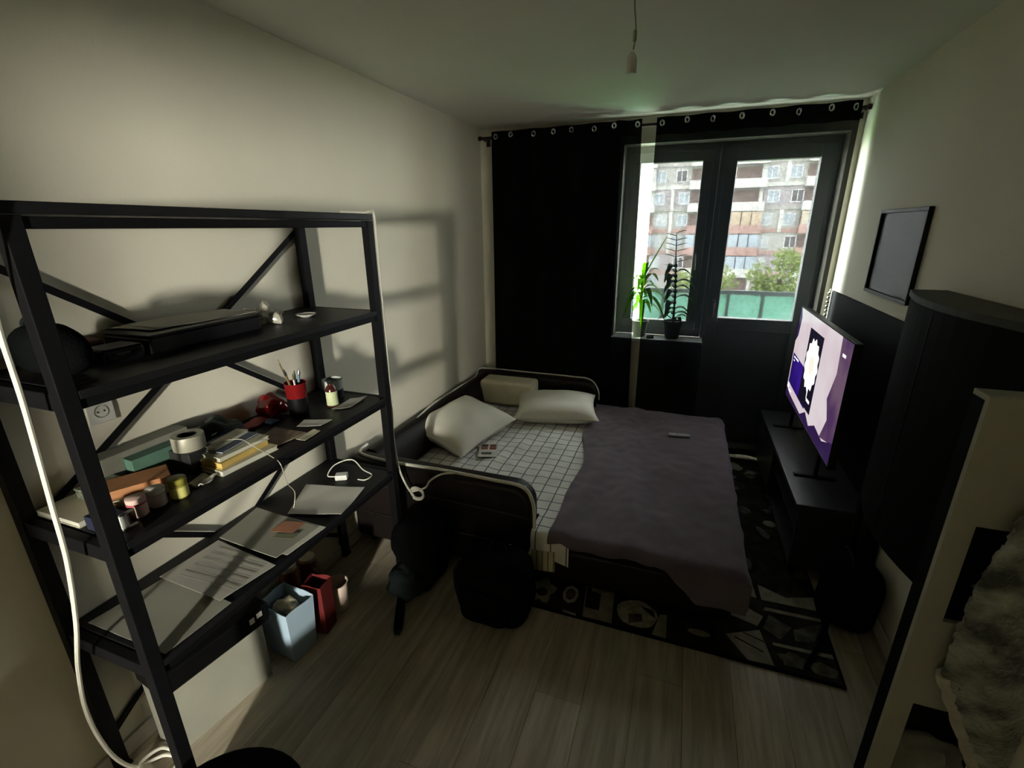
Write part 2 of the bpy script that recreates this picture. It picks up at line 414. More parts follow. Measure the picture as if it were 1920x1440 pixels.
ab = thing('apartment_block', 'long pale panel apartment block with pink bands facing the balcony', 'building', (4, FY, GZ))
bays = 17; BW = 2.7; BX0 = -19.0
floors = 14
part('rear_block', MB().box(BX0, BX0 + bays * BW, FY + .6, FY + 13, GZ, GZ + floors * FH + 1), M['fac_grey'], ab)
O0 = Vector((0, 0, 0))
winmb = MB().box(-.7, .7, -.06, .02, -.76, -.66).box(-.7, .7, -.06, .02, .66, .76).box(-.7, -.6, -.06, .02, -.66, .66).box(.6, .7, -.06, .02, -.66, .66).box(-.05, .05, -.05, .02, -.66, .66)
wme = mesh_of('window', winmb, M['win_frame'], O0)
M['curtained'] = mat('curtained_pane', 'c2c6c8', .3, col2='aab0b4', scale=.6)
M['pane_dark'] = mat('dark_pane', '6f6a6c', .2, col2='5c585a', scale=.6)  # darker pane colour, one of three picked at random
pmes = [mesh_of('pane', MB().box(-.6, .6, 0, .01, -.66, .66), mm, O0) for mm in (M['win_glass'], M['curtained'], M['pane_dark'])]
def recol(me, mm):
    c = me.copy(); c.materials.clear(); c.materials.append(mm); return c
balme = mesh_of('balcony_parapet', MB().box(-1.9, 1.9, -1.0, -.9, -.15, .95).box(-1.9, -1.8, -.9, 0, -.15, .95).box(1.8, 1.9, -.9, 0, -.15, .95).box(-1.8, 1.8, -.9, 0, -.15, -.02), M['fac_white'], O0)
balmes = [balme, balme, recol(balme, M['fac_pink'])]
recme = mesh_of('loggia_shade_sheet', MB().box(-1.75, 1.75, -.05, 0, .0, 2.4), M['fac_dark'], O0)  # flat dark sheet, the loggia's inner shade put into its colour
glme = mesh_of('loggia_glazing', MB().box(-1.8, -.65, -.97, -.93, 0, 1.6).box(-.55, .55, -.97, -.93, 0, 1.6).box(.65, 1.8, -.97, -.93, 0, 1.6), M['loggia'], O0)
glmes = [glme, recol(glme, mat('loggia_tan', 'c4b29c', .4, col2='b5a48f', scale=.4)), recol(glme, mat('loggia_blue', 'b4bec8', .3, col2='a2adb8', scale=.4))]
pierme = mesh_of('pier', MB().box(-.22, .22, -.25, .0, 0, FH - .05), M['fac_white'], O0)
def inst(name, me, parent, loc):
    o = bpy.data.objects.new(name, me); COL.objects.link(o); o.parent = parent; o.location = Vector(loc) - (BASE[parent] if parent in BASE else Vector()); return o
loggia_bays = {1, 4, 7, 9, 12, 15}
for f in range(floors):
    z0 = GZ + f * FH
    part('spandrel_band', MB().box(BX0, BX0 + bays * BW, FY, FY + .6, z0, z0 + .45), M['fac_pink'] if f in (3, 4, 5) else M['fac_white'] if f in (7, 9) else M['fac_grey'], ab)
    part('window_band', MB().box(BX0, BX0 + bays * BW, FY + .12, FY + .6, z0 + .45, z0 + FH), M['fac_grey'] if f % 3 else M['fac_lilac'], ab)
    if z0 < -9 or z0 > 20: continue
    for b in range(bays):
        cx = BX0 + (b + .5) * BW; r = R.random(); q = R.random()
        if b in loggia_bays:
            inst('loggia_shade_sheet', recme, ab, (cx, FY + .1, z0))
            inst('balcony_parapet', balmes[2] if f in (4, 5) else balmes[0], ab, (cx, FY, z0))
            if r < .45: inst('loggia_glazing', glmes[int(q * 3) % 3], ab, (cx, FY, z0 + .95))
        else:
            w = inst('window', wme, ab, (cx + (-.3 if r < .3 else .25), FY + .1, z0 + 1.6))
            p = bpy.data.objects.new('pane', pmes[int(q * 3) % 3]); COL.objects.link(p); p.parent = w
            if q < .35: inst('pier', pierme, ab, (cx - BW / 2 + .1, FY + .12, z0))
part('roof', MB().box(BX0 - .3, BX0 + bays * BW + .3, FY - .3, FY + 13.3, GZ + floors * FH, GZ + floors * FH + .4), M['fac_dark'], ab)

M['foliage'] = leaf_mat('tree_foliage', '7e8a5c', '99a66c'); M['foliage2'] = leaf_mat('tree_foliage_pale', '939c6e', 'a9b47e')
M['bark'] = mat('bark', '4a3f35', .9, col2='3a3129', scale=3, bump=.4)
def tree(x, y, top, rad, lab, mt, seed):
    t = thing('tree', lab, 'tree', (x, y, GZ + .07), 'trees in the yard beyond the balcony')
    part('trunk', MB().tube([(x, y, GZ + .07), (x + .1, y, GZ + (top - GZ) * .4), (x, y, top - rad)], .2, 8, rs=[.28, .2, .12]), M['bark'], t)
    rr = random.Random(seed); cm = MB()
    cl = [(x + rr.uniform(-.6, .6) * rad, y + rr.uniform(-.5, .5) * rad, top - rad * rr.uniform(.25, 2.6)) for k in range(22)]
    for k in range(2600):
        c = rr.choice(cl); d = Vector((rr.gauss(0, 1), rr.gauss(0, 1), rr.gauss(0, 1))).normalized() * rad * .42 * rr.random() ** .4
        p = Vector(c) + d; a = Vector((rr.gauss(0, 1), rr.gauss(0, 1), rr.gauss(0, 1))).normalized(); b = a.cross(Vector((rr.gauss(0, 1), rr.gauss(0, 1), rr.gauss(0, 1)))).normalized()
        q = .11 + .09 * rr.random()
        cm.add([p - a * q, p + b * q * .6, p + a * q, p - b * q * .6], [(0, 1, 2, 3)])
    part('crown', cm, mt, t, kind='stuff')
tree(5.6, 34, .6, 2.0, 'round green tree standing nearest the pale apartment block windows', M['foliage'], 3)
tree(9.9, 28, -.4, 2.2, 'pale green bushy tree behind the right balcony panels', M['foliage2'], 5)
tree(12.6, 37, -.3, 2.6, 'mid green tree at the end of the tree row', M['foliage'], 8)
tree(1.2, 36, -1.1, 2.3, 'low dark green tree behind the potted plants', M['foliage'], 11)
tree(-6, 38, -1.0, 2.6, 'wide green tree on the lawn beside the low dark one', M['foliage2'], 14)

# ------------------------------------------------------------------ curtains on their rod
CY = 4.0
rod = thing('curtain_rod', 'thin dark curtain rod running the width of the window wall', 'curtain rod', (-.36, CY, 2.54))
part('pole', MB().tube([(-1.70, CY, 2.535), (1.0, CY, 2.55)], .011, 10), M['rod'], rod)
for xx, zz in ((-1.72, 2.535), (1.003, 2.55)):
    part('end_cap', MB().tube([(xx - .012, CY, zz), (xx + .012, CY, zz)], .017, 12), M['rod'], rod)
for xx in (-1.685, -.47, .985):
    zz = 2.535 + (xx + 1.7) / 2.7 * .015
    part('bracket', MB().bar((xx, CY, zz - .014), (xx, YW - .008, zz - .014), .012, .012).box(xx - .018, xx + .018, YW - .008, YW, zz - .05, zz + .02), M['rod'], rod, .002)
def curtain(name, label, xt0, xt1, xb0, xb1, nw, mt, hem_h, amp=.028, zb=.02, rings=None, hem=None, side=None, ph=0.0):
    t = thing(name, label, 'curtain', ((xb0 + xb1) / 2, CY, zb))
    def zt(x): return 2.535 + (x + 1.7) / 2.7 * .015 + .035
    def surf(z0f, z1f, off=0):
        def fn(u, v):
            s = z0f + (z1f - z0f) * v                                    # 0 top .. 1 bottom
            x = (xt0 + (xt1 - xt0) * u) * (1 - s) + (xb0 + (xb1 - xb0) * u) * s
            top = zt(x) + .008 * math.sin(u * nw * 2 * math.pi + ph)
            z = top + (zb - top) * s
            a = amp * (1 - .35 * s)
            y = CY - .042 + a * math.sin(u * nw * 2 * math.pi + ph) + .008 * math.sin(u * 17 + s * 5) * s + off
            return (x, y, z)
        return fn
    k = int(nw * 12)
    part('cloth', MB().grid(surf(hem_h / 2.55, 1), k, 24), mt, t)
    part('header', MB().grid(surf(0, hem_h / 2.55), k, 3), hem or M['hem'], t)
    part('lower_hem', MB().grid(surf(1 - .05 / 2.55, 1, -.002), k, 2), hem or M['hem'], t)
    for r in rings or []:
        x = xt0 + (xt1 - xt0) * r
        y = CY - .042 + amp * math.sin(r * nw * 2 * math.pi + ph)
        z = zt(x) - .035
        ring = [(x + .016 * math.cos(a) * .8, y - .006 + .003 * math.cos(a), z + .017 * math.sin(a)) for a in [2 * math.pi * q / 18 for q in range(18)]]
        part('grommet', MB().tube(ring, 0.0065, 6, closed=True), M['chrome'], t)
    return t
curtain('blackout_curtain', 'opaque black blackout curtain hanging beside the left wall', -1.60, -.555, -1.60, -.535, 4.0, M['blackout'], .10, .03,
        rings=[.03, .17, .34, .5, .64, .80, .95], hem=M['blackout'])
curtain('sheer_curtain', 'narrow black sheer curtain strip between blackout curtain and bright gap', -.60, -.412, -.60, -.352, 1.0, M['sheer'], .10, .022, rings=[.85], hem=M['hem'], ph=1.0)
curtain('sheer_curtain', 'wide black sheer curtain covering the window plants and balcony door', -.306, .955, -.300, .945, 4.5, M['sheer'], .115, .026,
        rings=[.03, .165, .30, .445, .59, .72, .86, .975])

# ------------------------------------------------------------------ plants and things on the sill
M['terracotta'] = mat('dark_pot', '2a2623', .6); M['pot_white'] = mat('pale_pot', 'b9beb6', .5)
M['soil'] = mat('soil', '2a211a', 1.0, col2='1c1611', scale=60, bump=.6)
M['leaf_light'] = leaf_mat('yucca_leaf', '6f9a2a', '9ccf35'); M['leaf_dark'] = leaf_mat('dark_leaf', '2c4a26', '47703a'); M['stem'] = mat('plant_stem', '5b5238', .8)
def pot(t, x, y, z, r0, r1, h, mt):
    part('pot', MB().lathe([(r0 * .9, 0), (r0, .004), (r1, h - .02), (r1 + .006, h - .018), (r1 + .006, h), (r1 - .004, h), (r1 - .008, h - .02), (.002, h - .022)], (x, y, z), 24, cap=True), mt, t)
    part('soil', MB().lathe([(r1 - .009, 0), (r1 - .012, .006), (.001, .008)], (x, y, z + h - .022), 20), M['soil'], t)
def leaf(t, base, yaw, L, w, up, droop, mt, n=9, curl=0.0):
    d = Vector((math.cos(yaw), math.sin(yaw), 0)); sd = Vector((-math.sin(yaw), math.cos(yaw), 0)); base = Vector(base)
    def fn(u, v):
        s = u
        p = base + d * (L * s * math.cos(up) ) + Vector((0, 0, L * (s * math.sin(up) - droop * s * s)))
        ww = w * (math.sin(math.pi * min(1, .12 + s * .88)) ** .7) * (1 if s < .98 else .05)
        p.y = base.y + (p.y - base.y) * .42
        c = (v - .5) * 2
        return p + sd * c * ww * .5 + Vector((0, 0, abs(c) * ww * .18))
    part('leaf', MB().grid(fn, n, 2, .0012), mt, t)
rl = random.Random(4)
t = thing('potted_yucca', 'potted yucca with long arching bright green leaves on the sill', 'plant', (-.33, 4.17, SZ))
pot(t, -.33, 4.165, SZ, .05, .068, .14, M['pot_white'])
part('stem', MB().tube([(-.33, 4.165, SZ + .12), (-.335, 4.165, 1.25), (-.33, 4.17, 1.42)], .012, 8), M['stem'], t)
for k in range(26):
    a = k * 2.4; hgt = 1.20 + .22 * (k / 25.0)
    ca, sa = math.cos(a), math.sin(a)
    ln = .26 + .16 * rl.random()
    if sa > .5: ln *= .6
    if ca < -.5: ln *= .72
    leaf(t, (-.333, 4.165, hgt), a, ln, .046, .55 + .75 * (k / 25.0), 1.35 - .8 * (k / 25.0), M['leaf_light'])
leaf(t, (-.33, 4.165, 1.42), .35, .40, .04, 1.12, .05, M['leaf_light'])
t = thing('potted_plant', 'dark leafy potted plant with tall upright stem on the sill', 'plant', (-.06, 4.165, SZ))
pot(t, -.06, 4.165, SZ, .055, .072, .15, M['terracotta'])
stp = spline([(-.06, 4.165, 1.06), (-.065, 4.168, 1.3), (-.085, 4.17, 1.55), (-.10, 4.17, 1.78)], 6)
part('stem', MB().tube(stp, .007, 6, rs=[.010 - .007 * q / (len(stp) - 1) for q in range(len(stp))]), M['stem'], t)
for k in range(30):
    s = k / 29.0; p = stp[min(len(stp) - 1, int((.12 + .88 * s) * (len(stp) - 1)))]
    side = 1 if k % 2 else -1
    if s < .62: leaf(t, p, k * 2.1, .16 + .07 * rl.random(), .062, .75, .9, M['leaf_dark'])
    else: leaf(t, p, (0 if side > 0 else math.pi) - .3 * side, .105 * (1.15 - .3 * s), .024, .35, .1, M['leaf_dark'])
for yaw, up, ln in ((.1, 1.0, .17), (math.pi + .2, .9, .16), (-.9, .9, .12)):
    leaf(t, (-.06, 4.165, 1.07), yaw, ln * 1.4, .05, up, .8, M['leaf_dark'])
solo('small_box', MB().box(-.262, -.205, 4.08, 4.13, SZ, SZ + .022), M['black_pl'], 'small flat black box on the sill between two plants', 'box', .004)

# ------------------------------------------------------------------ sofa bed
sofa = thing('sofa_bed', 'unfolded dark brown leather sofa bed standing against the left wall', 'sofa', (-.7, 2.9, 0))
AT = .575
def arm(y0, y1, x0, x1):
    """rounded padded arm: outline in XZ, extruded along Y"""
    poly = [(x0, .05), (x1, .05)]
    for k in range(7):
        a = k / 6 * math.pi / 2
        poly.append((x1 - .11 + .11 * math.cos(a), AT - .11 + .11 * math.sin(a)))
    poly.append((x0, AT))
    m = Matrix(((1, 0, 0, 0), (0, 0, -1, y1), (0, 1, 0, 0), (0, 0, 0, 1)))
    mb = MB(); mb.prism(poly, 0, y1 - y0, m); mb.smooth = True; return mb
for y0, y1 in ((1.975, 2.10), (3.80, 3.912)):
    a = part('armrest', arm(y0, y1, XL + .02, -.62), M['leather'], sofa, .03, seg=4)
    yy = y0 - .001
    part('seam', MB().tube(spline([(XL + .1, yy, .43), (-1.2, yy - .003, .425), (-.70, yy, .41), (-.655, yy, .36), (-.65, yy, .1)], 6), .004, 6), M['leather_seam'], a)
    part('lower_welt', MB().tube(spline([(XL + .1, yy, .235), (-1.2, yy - .004, .232), (-.65, yy, .23)], 6), .007, 6), M['leather'], a)
for yy in (2.04, 3.855):
    for xx in (-1.66, -.68):
        part('leg', MB().lathe([(.02, 0), (.028, .055)], (xx, yy, 0), 14), M['black_pl'], sofa)
part('back', MB().grid(lambda u, v: (XL + .015 + (0 if v < .5 else 1) * 0 + .17 * v, 2.105 + 1.69 * u, .36 + .20 * math.sin(math.pi * min(1, (.08 + v * .92))) ** .5 + .006 * math.sin(u * 9)), 30, 8, .02), M['leather'], sofa)
part('back_frame', MB().box(XL + .02, XL + .17, 2.105, 3.795, .05, .37), M['leather'], sofa, .01)
part('seat_base', MB().box(XL + .175, -.62, 2.105, 3.795, .05, .34), M['leather'], sofa, .01)
part('pullout_frame', MB().box(-.615, .355, 1.985, 3.79, .065, .25), M['leather'], sofa, .015)
part('pullout_cushion', MB().box(-.618, .37, 1.965, 3.80, .252, .345), M['leather'], sofa, .03, seg=4)
part('kick_strip', MB().box(-.55, .33, 2.05, 3.72, .0116, .064), M['black_pl'], sofa)

def wr(x, y, a=.004, f=7.0): return a * mnoise.noise(Vector((x * f, y * f * .6, 1.3))) + a * .6 * mnoise.noise(Vector((x * 19, y * 14, 4.1)))
def sheet_fn(u, v):
    x = -1.57 + 1.27 * u; y = 2.112 + 1.675 * v
    return (x, y, .357 + wr(x, y, .008) + .012 * math.exp(-((x + 1.0 - .25 * (y - 2.9)) / .05) ** 2))
sheet = thing('bed_sheet', 'white bed sheet with thin grey windowpane checks on the sofa bed', 'sheet', (-1, 2.9, .35))
part('cloth', MB().grid(sheet_fn, 56, 64, .006), M['sheet'], sheet)
def flap_fn(u, v):
    x = -.612 + .20 * u
    s = v * (.27 + .05 * u)
    if s < .16: y = 2.112 - s; z = .357 + wr(x, y, .004)
    else:
        a = min(1, (s - .16) / .04); y = 1.952 - .012 * math.sin(a * 1.57); z = .357 - max(0, s - .16) - 0 * a
    return (x, y, z)
part('border_flap', MB().grid(flap_fn, 12, 26, .005), M['sheet'], sheet)
part('striped_edge', MB().grid(lambda u, v: (-.612 + .13 * u, 1.936, .255 - .12 * v + .015 * u), 8, 4, .004), M['sheet_drop'], sheet)

XE, YE = .372, 1.948
def bl_left(y): return -.545 + .045 * math.sin((y - 1.9) * 3.1) + .02 * math.sin(y * 7.3) - .06 * max(0, (y - 3.4) / .4)
def blanket_fn(u, v):
    yy = 3.80 - (3.80 - YE + .30) * v
    y = max(yy, YE)
    l = bl_left(y)
    xx = l + (XE + .17 - l) * u
    ex = max(0, xx - XE); x = min(xx, XE)
    lim_y = .045 + .045 * max(0, 1 - (x + .55) / .3) * 0 + .15 * max(0, min(1, (x - .05) / .14))
    ey = min(max(0, YE - yy), lim_y)
    ex = min(ex, .07 + .16 * max(0, min(1, (2.5 - y) / .4)))
    top = .372 + wr(x, y, .010, 5) + .016 * math.exp(-((x + .22 + .12 * (y - 2.8)) / .05) ** 2) * (1 if y < 3.3 else 0) \
          + .012 * math.exp(-((x + .38 - .1 * (y - 2.8)) / .04) ** 2) + .02 * math.exp(-((x - .02) ** 2 + (y - 2.75) ** 2) / .02)
    z = top - max(ey, ex)
    bul = .012 * math.sin(x * 21) * (1 if ey > .02 else 0)
    return (x + min(ex, .02) + (.012 * math.sin(y * 17) if ex > .03 else 0), y - min(ey, .016) - abs(bul), max(z, .018))
bl = thing('blanket', 'plum grey fleece blanket spread over the outer half of the bed', 'blanket', (-.1, 2.9, .35))
part('cloth', MB().grid(blanket_fn, 64, 110, .008), M['blanket'], bl)
part('edge_binding', MB().tube([Vector(blanket_fn(.845 + .02, q / 60)) + Vector((.006, 0, .004)) for q in range(0, 46)], .004, 6), mat('blanket_binding', '6d6876', .9), bl)

def pillow(name, c, sx, sy, h, rz, tx, ty, label):
    def half(sgn):
        def fn(u, v):
            a, b = u * 2 - 1, v * 2 - 1
            pr = (max(0, 1 - abs(a) ** 3.2) * max(0, 1 - abs(b) ** 3.2)) ** .55
            cr = 1 - .10 * (1 - abs(a * b)) * 0
            px = a * (1 - .09 * (1 - b * b) * abs(a)) * sx / 2; py = b * (1 - .09 * (1 - a * a) * abs(b)) * sy / 2
            z = sgn * pr * h / 2 * (1 + .16 * mnoise.noise(Vector((px * 7, py * 7, c[0] * 9))))
            return Vector((px, py, z))
        return fn
    mb = MB().grid(half(1), 26, 26); m2 = MB().grid(half(-1), 26, 26); m2.f = [tuple(reversed(f)) for f in m2.f]
    mb.add(m2.v, m2.f)
    m = Matrix.Translation(Vector(c)) @ Matrix.Rotation(rz, 4, 'Z') @ Matrix.Rotation(tx, 4, 'X') @ Matrix.Rotation(ty, 4, 'Y')
    mb.xf(m); t = solo(name, mb, M['pillow'], label, 'pillow')
    return t
pillow('pillow', (-1.42, 2.86, .475), .50, .66, .20, math.radians(-14), math.radians(4), math.radians(12), 'plump white pillow slumped against the sofa back near the shelf')
pillow('pillow', (-.88, 3.46, .455), .66, .46, .18, math.radians(14), math.radians(6), 0, 'flat white pillow lying between cream cushion and plum blanket')
solo('bolster_cushion', MB().box(-1.60, -1.12, 3.56, 3.775, .365, .575), M['foam'], 'square cream cushion standing against the far armrest', 'cushion', .03, seg=4)

# card and remote on the bed
M['card'] = mat('white_card', 'd2d0c8', .7); M['sw_brown'] = mat('card_brown', '4a2d22', .7); M['sw_red'] = mat('card_rust', '7a3a2c', .7); M['sw_grey'] = mat('card_grey', '4d5052', .7); M['sw_pink'] = mat('card_tan', '8a5a48', .7)
cm = rotz(math.radians(18), (-1.16, 2.70, .372))
cd = thing('palette_card', 'white card with small brown and grey swatches lying on the checked sheet', 'card', (-1.16, 2.70, .37))
part('sheet', MB().box(-.065, .065, -.10, .10, 0, .003, cm), M['card'], cd)
for (x, y, mt) in ((-.052, .05, 'sw_brown'), (.006, .05, 'sw_red'), (-.052, .008, 'sw_pink'), (.006, .008, 'sw_red'), (-.045, -.065, 'sw_grey')):
    part('swatch', MB().box(x, x + (.046 if y > -.05 else .07), y, y + (.036 if y > -.05 else .03), .003, .0036, cm), M[mt], cd)
rm = rotz(math.radians(8), (.075, 3.335, .388))
rc = thing('remote_control', 'slim pale grey remote control lying on the plum blanket', 'remote', (.075, 3.335, .388))
M['remote'] = mat('remote_grey', '9b98a0', .5)
part('body', MB().box(-.075, .075, -.02, .02, 0, .014, rm), M['remote'], rc, .007, seg=3)
part('button', MB().lathe([(.008, 0), (.007, .002)], (0, 0, 0), 12, Matrix.Translation((0, 0, 0))).xf(rm @ Matrix.Translation((-.04, 0, .014))), M['white_pl'], rc)

# white LED tube laid over the sofa
AZ = AT + .008
led = MB().tube(spline([(XL + .05, 2.13, AZ + .01), (-1.69, 2.035, AZ), (-1.47, 2.00, AZ), (-1.14, 2.008, AZ), (-.86, 2.0, AZ), (-.68, 2.0, AZ - .01), (-.618, 1.99, AZ - .08), (-.603, 1.975, AZ - .2),
                        (-.602, 1.955, .30), (-.62, 1.93, .22), (-.67, 1.92, .185), (-.72, 1.93, .21), (-.725, 1.945, .25)], 10), .009, 8)
solo('led_tube', led, M['led'], 'thick white cable lying along the near leather armrest, end curled up', 'cable')
led = MB().tube(spline([(XL + .10, 2.62, .575), (-1.69, 2.9, .578), (-1.68, 3.3, .578), (-1.66, 3.6, .58), (-1.71, 3.82, AZ + .01), (-1.62, 3.88, AZ + .004), (-1.25, 3.89, AZ), (-.85, 3.885, AZ), (-.69, 3.88, AZ - .01), (-.617, 3.87, AZ - .09), (-.603, 3.865, .40)], 10), .007, 8)
solo('led_tube', led, M['led'], 'thin white cable lying along the sofa back and far armrest', 'cable')

# ------------------------------------------------------------------ shelving rack
FXo, RXo = -1.35, -1.735; Y0, Y1 = .62, 1.85; PW = .038
SH = [1.865, 1.45, 1.02, .61]                       # undersides: top, second, third, lowest; boards 22 mm
rack = thing('shelving_rack', 'tall black metal shelving rack with cross braces along the left wall', 'shelf', (-1.54, 1.23, 0))
for xx, yy in ((FXo, Y0), (FXo, Y1), (RXo, Y0), (RXo, Y1)):
    po_ = part('post', MB().box(xx - PW / 2, xx + PW / 2, yy - PW / 2, yy + PW / 2, .008, 1.865), M['black_metal'], rack, .002)
    part('foot', MB().box(xx - .024, xx + .024, yy - .024, yy + .024, 0, .008), M['black_pl'], po_)
for k, z in enumerate(SH):
    if k == 0:
        part('top_board', MB().box(RXo - .018, FXo + .019, Y0 - .019, Y1 + .019, 1.867, 1.893), M['black_board'], rack, .003)
    else:
        part('shelf_board', MB().box(RXo - .018, FXo + .019, Y0 + .0195, Y1 - .0195, z - .002, z + .02), M['black_board'], rack, .002)
    zz = z - .012
    for xx in (FXo, RXo):
        part('rail', MB().box(xx - .014, xx + .014, Y0 + .0195, Y1 - .0195, zz - .015, zz + .0095), M['black_metal'], rack, .002)
    for yy in (Y0, Y1):
        part('end_rail', MB().box(RXo + .0195, FXo - .0195, yy - .014, yy + .014, zz - .015, zz + (.0095 if k == 0 else .03)), M['black_metal'], rack, .002)
BX = RXo - .008
for a, b in (((Y0, 1.83), (Y1, .955)), ((Y1, 1.83), (Y0, .99)), ((Y1, .955), (Y0, .13)), ((Y0, .985), (Y1, .13))):
    off = .004 if a[0] < b[0] else -.004
    part('brace', MB().bar((BX + off, a[0], a[1]), (BX + off, b[0], b[1]), .022, .005, up=(1, 0, 0)), M['black_metal'], rack)

# cables from the rack
solo('hanging_cable', MB().tube(spline([(-1.32, .585, 1.895), (-1.326, .562, 1.80), (-1.359, .555, 1.653), (-1.373, .555, 1.458), (-1.407, .555, 1.201), (-1.432, .555, 1.021), (-1.50, .555, .80), (-1.587, .555, .595),
     (-1.64, .555, .397), (-1.65, .565, .24), (-1.66, .59, .11), (-1.66, .63, .02), (-1.62, .69, .012), (-1.56, .70, .012), (-1.54, .66, .012), (-1.60, .625, .014), (-1.66, .64, .022), (-1.64, .70, .026), (-1.57, .71, .024)], 10), .0062, 8),
     M['led'], 'thick white cable hanging down the end of the rack to a coil', 'cable')
cp = [(-1.40, 1.74, 1.8985), (-1.365, 1.80, 1.8985), (-1.345, 1.84, 1.8985), (-1.335, 1.855, 1.902), (-1.33, 1.882, 1.87), (-1.335, 1.885, 1.5), (-1.34, 1.888, 1.0), (-1.352, 1.895, .8), (-1.345, 1.905, .62), (-1.315, 1.92, .50), (-1.285, 1.93, .445)]
for q in range(0, 21):
    a = math.radians(230 + q * 34); cp.append((-1.262 + .038 * math.cos(a), 1.935, .445 + .030 * math.sin(a) + .001 * q))
cp += [(-1.21, 1.935, .50), (-1.18, 1.94, .545), (-1.12, 1.96, .585), (-1.05, 1.985, .592)]
solo('hanging_cable', MB().tube(spline(cp, 5), .0055, 8), M['led'], 'white cable running down the rack post into loops beside the armrest', 'cable')

# ------------------------------------------------------------------ things on the second shelf
Z2, Z3, Z4 = 1.4705, 1.0405, .6305
M['brown_card'] = mat('brown_cardboard', '6b4a3a', .85); M['clear'] = see_through('clear_plastic', (.9, .9, .88), 'd8d6c8', .45, gloss=.12, grough=.15)
M['navy'] = mat('navy_print', '1c2036', .6); M['label'] = mat('pale_label', 'c9d0b4', .8)
cs = thing('flat_case', 'long flat black case lying on the second shelf under papers', 'case', (-1.61, 1.14, Z2))
part('body', MB().box(-1.715, -1.50, .93, 1.34, Z2, Z2 + .05), M['black_pl'], cs, .006)
part('lid', MB().box(-1.716, -1.499, .929, 1.341, Z2 + .051, Z2 + .060), M['black_pl'], cs, .003)
for k, (dx, dy, r) in enumerate(((-.012, .0, .05), (.006, .03, -.06))):
    m = rotz(r, (-1.64 + dx, 1.16 + dy, Z2 + .0605 + .002 * k))
    solo('paper_sheet', MB().grid(lambda u, v: m @ Vector((-.09 + .18 * u, -.19 + .36 * v, .003 + .003 * math.sin(v * 4 + u * 2))), 4, 8, .0012), M['paper'],
         ('white paper sheet lying on the flat black case', 'upper white paper sheet slipping off the flat black case')[k], 'paper')
solo('cardboard_box', MB().box(-1.715, -1.625, .75, .88, Z2, Z2 + .055), M['brown_card'], 'small brown cardboard box between black bag and flat case', 'box', .003)
g = thing('black_gadget', 'small black gadget with a pale button beside the brown box', 'gadget', (-1.55, .85, Z2))
part('body', MB().box(-1.60, -1.50, .80, .915, Z2, Z2 + .045), M['black_pl'], g, .012, seg=3)
part('button', MB().box(-1.5, -1.497, .83, .87, Z2 + .025, Z2 + .031), M['chrome'], g)
bg_ = thing('soft_bag', 'black soft zip bag slumped at the near end of second shelf', 'bag', (-1.60, .71, Z2))
part('body', MB().blob((-1.55, .71, Z2 + .066), (.115, .062, .07), .75, .025, 9, 30, 20, 2, flat=.9), M['black_cloth'], bg_)
part('handle', MB().tube(spline([(-1.60, .70, Z2 + .12), (-1.58, .695, Z2 + .145), (-1.53, .70, Z2 + .145), (-1.50, .705, Z2 + .11)], 6), .007, 6), M['dark_grey_cloth'], bg_)
solo('plastic_bag', MB().blob((-1.585, 1.44, Z2 + .028), (.055, .075, .03), .8, .05, 26, 26, 16, 5, flat=.9), M['clear'], 'crumpled clear plastic bag beside the flat black case', 'plastic bag')
solo('saucer', MB().lathe([(.018, 0), (.022, .003), (.040, .012), (.041, .014), (.022, .007), (.001, .006)], (-1.53, 1.60, Z2), 24), M['white_pl'], 'small white saucer by the rack post on second shelf', 'saucer')

# ------------------------------------------------------------------ third shelf
def jar(x, y, r, h, body, lid, label, lab=None, band=None):
    t = thing('jar', label, 'jar', (x, y, Z3))
    part('body', MB().lathe([(r * .85, 0), (r, .004), (r, h * .72), (r * .9, h * .76)], (x, y, Z3), 20), body, t)
    part('lid', MB().lathe([(r * 1.02, 0), (r * 1.04, .002), (r * 1.04, h * .22), (r * .98, h * .24)], (x, y, Z3 + h * .765), 20), lid, t)
    if band: part('band', MB().lathe([(r * 1.05, 0), (r * 1.05, .005)], (x, y, Z3 + h * .66), 20, cap=False), band, t)
    if lab: part('paper_label', MB().lathe([(r * 1.015, .006), (r * 1.015, h * .6)], (x, y, Z3), 20, cap=False), lab, t)
M['pinkjar'] = mat('pale_pink', 'c9aca3', .5); M['pinkband'] = mat('pink_band', 'b3505c', .5); M['yellow'] = mat('yellow_label', 'cdc777', .7); M['olive'] = mat('olive_jar', '8f8a3c', .4)
M['lilac'] = mat('lilac_jar', 'b4a9a8', .5)
jar(-1.435, .742, .024, .060, M['pinkjar'], M['pinkjar'], 'pale pink jar with a red stripe on the third shelf', band=M['pinkband'])
jar(-1.437, .798, .025, .058, M['lilac'], M['white_pl'], 'lilac white cream jar between pink and yellow jars')
jar(-1.418, .853, .025, .066, M['olive'], M['olive'], 'yellow labelled jar on the third shelf', lab=M['yellow'])
clip = MB().box(-1.40, -1.394, .672, .690, Z3, Z3 + .05).box(-1.40, -1.394, .672, .712, Z3 + .044, Z3 + .05).box(-1.40, -1.394, .672, .712, Z3, Z3 + .006)
solo('plastic_clip', clip, M['white_pl'], 'white square bracket clip standing by the rack front post', 'clip', .001)
